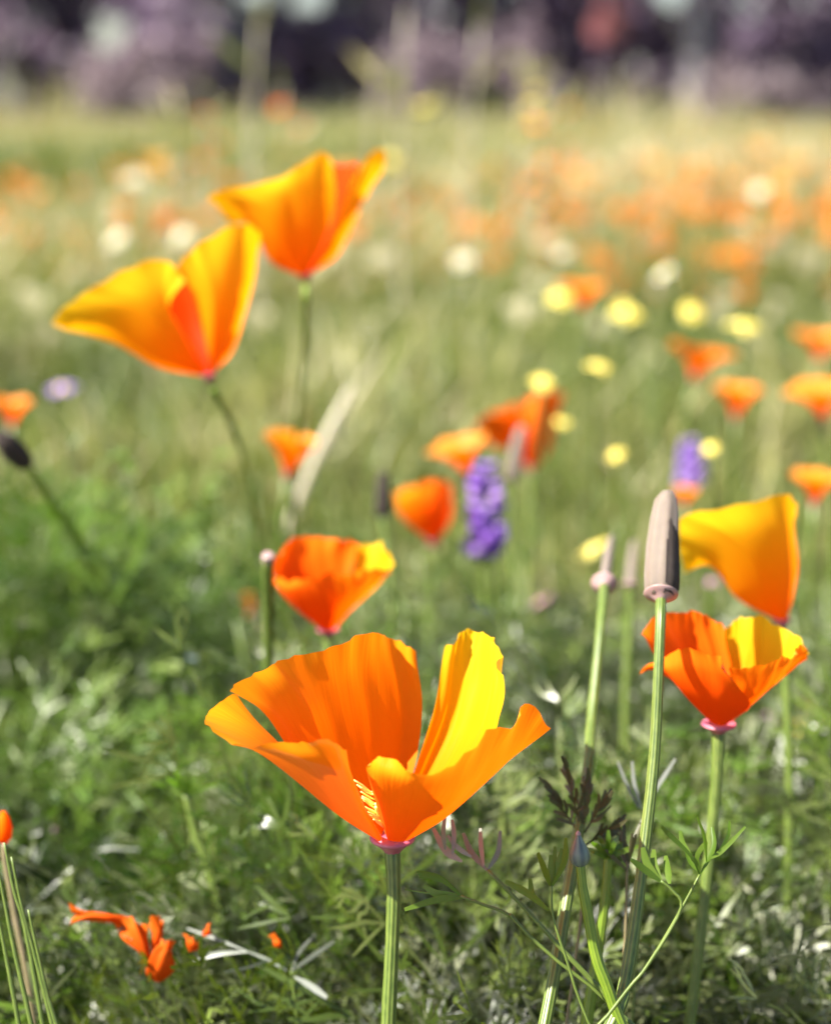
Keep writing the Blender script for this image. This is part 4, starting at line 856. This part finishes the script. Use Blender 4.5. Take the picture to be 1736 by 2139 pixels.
leaf_thing('shade-tinted dry feathery leaf fanning out behind the grey green bud', dk, .318, 'shaded_dry_leaf', root_px=[(1214, 1740), (1218, 1800), (1215, 1900), (1200, 2020)], stalk_mat='stem_red')
dk = []
for k in range(11):
    a = -1.1 + 1.5 * k / 10; L = rr.uniform(50, 80); x0, y0 = 1310 + rr.uniform(-5, 5), 1800 + rr.uniform(-25, 25)
    dk.append(([(x0, y0), (x0 + math.sin(a) * L * .5, y0 - math.cos(a) * L * .5), (x0 + math.sin(a) * L, y0 - math.cos(a) * L)], [3, 7, 8, 2], rr.uniform(-6, 8)))
leaf_thing('smaller shade-tinted dry leaf left of the tall ribbed stem', dk, .316, 'shaded_dry_leaf', root_px=[(1310, 1800), (1308, 1860), (1306, 1950), (1300, 2040)], stalk_mat='stem_red')
leaf_thing('silvery leaf spray lying low left of the largest poppy stem', [([(609, 2029), (650, 2000), (699, 1966)], [4, 12, 13, 4], 6), ([(609, 2029), (625, 1990), (660, 1950)], [3, 8, 9, 2], 8), ([(615, 2040), (650, 2060), (683, 2084)], [5, 18, 20, 5], -3), ([(600, 2028), (560, 2005), (519, 1988)], [4, 9, 9, 3], 2), ([(519, 1988), (460, 1992), (405, 2004)], [4, 13, 16, 4], 2), ([(519, 1988), (450, 1960), (392, 1939)], [3, 8, 9, 3], 6), ([(560, 2005), (520, 2020), (470, 2030)], [3, 9, 9, 2], -2)],
           .338, 'grey_leaf', root_px=[(609, 2029), (612, 2060), (618, 2110)], tint=.5)
for px, py, L, a, lab in [(70, 1560, 70, .5, 'light green leaf low at the left edge'), (380, 1560, 80, -.3, 'green leaf left of the tip of the largest poppy'), (300, 1690, 80, .2, 'green leaf in the left foreground below the dark hollow'), (480, 1640, 90, .5, 'green leaf behind the left side of the largest poppy'), (700, 1860, 80, .7, 'yellow green leaf left of the largest poppy stem')]:
    rr = random.Random(px); lob = []
    for k in range(9):
        t = rr.uniform(0, .8); s = (-1, 1)[k % 2] * rr.uniform(.4, 1.0) + a; x0 = px + math.sin(a) * L * t; y0 = py - math.cos(a) * L * t; l = L * rr.uniform(.4, .7)
        lob.append(([(x0, y0), (x0 + math.sin(s) * l * .5, y0 - math.cos(s) * l * .55), (x0 + math.sin(s) * l * .9, y0 - math.cos(s) * l)], [4, 11, 12, 3], rr.uniform(-8, 8)))
    dd_ = depth_at(py, .085)
    leaf_thing(lab, lob, dd_, root_px=[(px + math.sin(a) * L * .8, py - math.cos(a) * L * .8), (px, py), (px - 8, py + 60)], tint=rr.uniform(.4, .9))
# single yellow green stems among the leaves
for path, d, r, lab, mt in [([(1270, 1790), (1264, 1870), (1250, 1980), (1225, 2139)], .315, .0010, 'yellow green bare stem left of the tall ribbed stem', 'stem_yellow'),
                            ([(545, 1690), (538, 1740), (528, 1790), (520, 1860)], .40, .0011, 'short bare stem behind the left petals of the largest poppy', 'stem'),
                            ([(390, 1660), (410, 1740), (440, 1820), (470, 1960)], .37, .0012, 'dark green bare stem leaning in the left foreground', 'stem')]:
    pts = px_path(path, d); root = thing('bare_stem', lab, 'plant stem', ground_of(pts)); stem(root, pts, (r * .7, r, r * 1.1), mt)
    for k in range(7):
        a = -1.2 + .4 * k; l = random.uniform(45, 80); px, py = path[0]; mb = MB()
        strip(mb, [P(px, py + 6, d), P(px + math.sin(a) * l * .5, py - math.cos(a) * l * .5, d + random.uniform(-.003, .003)), P(px + math.sin(a) * l, py - math.cos(a) * l * .9, d + random.uniform(-.006, .006))], [.0003, .0009, .0010, .0005], (0, -1, .4), random.uniform(.3, .7), 9, .2); mb.build('leaf', M['fresh'], root)
# grass tuft with an orange bud at the lower left corner
root = thing('grass_tuft', 'tuft of thin straw green stalks at the lower left corner', 'grass tuft', ground_of(px_path([(40, 1950), (70, 2139)], .31)))
for path in [[(10, 1760), (30, 1860), (54, 1940), (90, 2139)], [(-8, 1790), (10, 1880), (30, 1980), (66, 2139)], [(25, 1790), (48, 1900), (80, 2020), (110, 2139)], [(-20, 1850), (0, 1930), (20, 2030), (40, 2139)], [(60, 1900), (80, 1990), (100, 2080), (118, 2139)]]:
    mb = MB(); tube(mb, to_ground(px_path(path, .31)), [.0002, .0004, .0005, .0005], 26, 8); mb.build('stalk', M['stem'], root)
root = thing('poppy_bud', 'small orange bud at the left edge above the straw green stalks', 'poppy bud', ground_of(px_path([(12, 1800), (30, 1900)], .34)))
a0 = P(10, 1762, .34); a1 = P(8, 1695, .34)
mb = MB(); lathe(mb, a0, a1 - a0, [(.0005, 0), (.0014, .001), (.0017, .003), (.0012, .005), (.0003, .0064)], 14); mb.build('bud', M['petal'], root)
stem(root, [a0] + px_path([(12, 1800), (30, 1900)], .34), .0006, 'stem_red', n=20, sides=12)
root = thing('poppy_bud', 'tiny pinkish bud right of the orange bud in the left foreground', 'poppy bud', ground_of(px_path([(122, 1780), (130, 1860)], .43)))
a0 = P(118, 1755, .43); a1 = P(112, 1722, .43)
mb = MB(); lathe(mb, a0, a1 - a0, [(.0004, 0), (.0010, .0008), (.0011, .002), (.0003, .0036)], 12); mb.build('bud', M['rim_pale'], root)
stem(root, [a0] + px_path([(122, 1780), (130, 1860)], .43), .0005, 'stem', n=20, sides=12)
# wilted poppy lying in the leaves, lower left
root = thing('wilted_poppy', 'wilted red orange poppy lying crumpled in the leaves at lower left', 'poppy', P(320, 2050, .34) * np.array([1, 1, 0]))
for k, cols in enumerate([[[(316, 2030, 2), (290, 1990, -2), (262, 1960, 0), (250, 1924, 3)], [(316, 2030, 0), (300, 1985, -6), (285, 1950, -5), (275, 1918, 0)], [(312, 2028, 2), (308, 1990, 0), (303, 1960, 0), (299, 1930, 2)]],
                          [[(322, 2045, 0), (316, 2030, -3), (325, 2000, -4), (345, 1972, -2)], [(334, 2052, -2), (338, 2030, -7), (345, 2000, -7), (354, 1968, -3)], [(345, 2046, 0), (360, 2028, -2), (362, 2005, -3), (360, 1980, 0)]],
                          [[(318, 1990, 4), (316, 1970, 2), (314, 1950, 2), (309, 1930, 4)], [(322, 1990, 2), (324, 1970, -2), (324, 1950, -1), (324, 1924, 2)], [(326, 1988, 4), (332, 1968, 3), (335, 1948, 4), (336, 1926, 5)]],
                          [[(250, 1930, 3), (225, 1925, 2), (200, 1920, 3), (172, 1918, 4)], [(250, 1924, 1), (228, 1915, -2), (200, 1908, 0), (172, 1910, 3)], [(262, 1918, 3), (235, 1908, 3), (205, 1905, 3), (178, 1906, 5)]]]):
    cx_ = sum(p_[0] for c_ in cols for p_ in c_) / sum(len(c_) for c_ in cols); petal(root, [[(cx_ + (a - cx_) * 1.35, b_, c_ * .45) for a, b_, c_ in col] for col in cols], .338, 300 + k, .0009, .0012, 22, 26, 'petal_old')
for px, py, s, lab in [(402, 1972, 20, 'small orange petal scrap right of the wilted poppy, lower of two'), (432, 1944, 15, 'tiny orange petal scrap right of the wilted poppy, upper of two'), (580, 1972, 14, 'tiny orange petal scrap low between the wilted poppy and the tall stem')]:
    s *= .66; cols = [[(px - s, py + s, 0), (px - s * .8, py, -1), (px - s * .5, py - s, 0)], [(px, py + s * 1.2, -1), (px + 2, py, -2), (px, py - s * 1.1, -1)], [(px + s, py + s * .8, 1), (px + s, py, -2), (px + s * .9, py - s * .8, 0)]]
    root = thing('fallen_petal', lab, 'petal', P(px, py, .340)); petal(root, cols, .340, px, .0005, .0006, 10, 12, 'petal_old')
# tall stalks rising above the meadow, far enough to melt
def tall_stalk(label, px, top, d, blooms, mat, seed):
    rr = random.Random(seed); b = P(px, top, d); root = thing('tall_stalk', label, 'wildflower', (b[0], b[1], 0), 'tall flowering stalks rising over the meadow')
    mb = MB(); tube(mb, [(b[0] + rr.uniform(-.01, .01), b[1], -.004), (b[0] - .01, b[1], b[2] * .5), b], [.003, .0025, .0012], 10, 7); mb.build('stem', M['straw'], root)
    for k in range(7):
        t = rr.uniform(.35, 1); c = np.array([b[0] - .01 * (1 - t), b[1], b[2] * t]); e = np.array([rr.uniform(-1, 1), rr.uniform(-.5, .5), .8])
        mb = MB(); strip(mb, [c, c + e * .02, c + e * .045], [.002, .008, .001], (0, -1, .3), rr.uniform(.4, .9), 5); mb.build('leaf', M['grass'], root)
    for k in range(blooms):
        t = rr.uniform(.55, .9); c = np.array([b[0] + rr.uniform(-.02, .02), b[1] + rr.uniform(-.02, .02), b[2] * t])
        mb = MB()
        for q_ in range(4):
            g1 = generic_petal('petal', mat, False, c, (rr.uniform(-.4, .4), rr.uniform(-.4, .2), 1), 0, q_ * 1.57, .013, .5, seed + q_, nu=4, nv=5); mb.add(g1.v[0], g1.f, .5, g1.uv[0])
        mb.build('flower', M[mat], root)
for i, (px, top, d, bl_, mt, lab) in enumerate([(540, 40, 1.5, 0, 'petal', 'tall pale stalk above the topmost large poppy'), (590, 180, 2.0, 3, 'petal', 'orange flowered stalk above the topmost large poppy'), (850, 20, 1.6, 2, 'petal_yellow', 'tall greenish stalk right of the topmost large poppy'), (790, 120, 1.9, 1, 'petal_white', 'pale stalk with a white bloom near the middle top'),
        (1000, 50, 1.8, 0, 'petal', 'tall thin stalk near the middle top'), (1100, 110, 2.2, 3, 'petal_yellow', 'yellow flowered stalk left of the rose shrub'), (1180, 170, 2.4, 4, 'petal', 'orange flowered stalk below the rose shrub'), (1140, 200, 2.0, 3, 'petal', 'shorter orange flowered stalk below the rose shrub, nearer'), (370, 200, 2.2, 1, 'petal_white', 'pale straw stalk left of the topmost large poppy'), (440, 190, 2.6, 3, 'petal', 'orange flowered stalk before the darkest tree')]):
    tall_stalk(lab, px, top, d, bl_, mt, 500 + i)
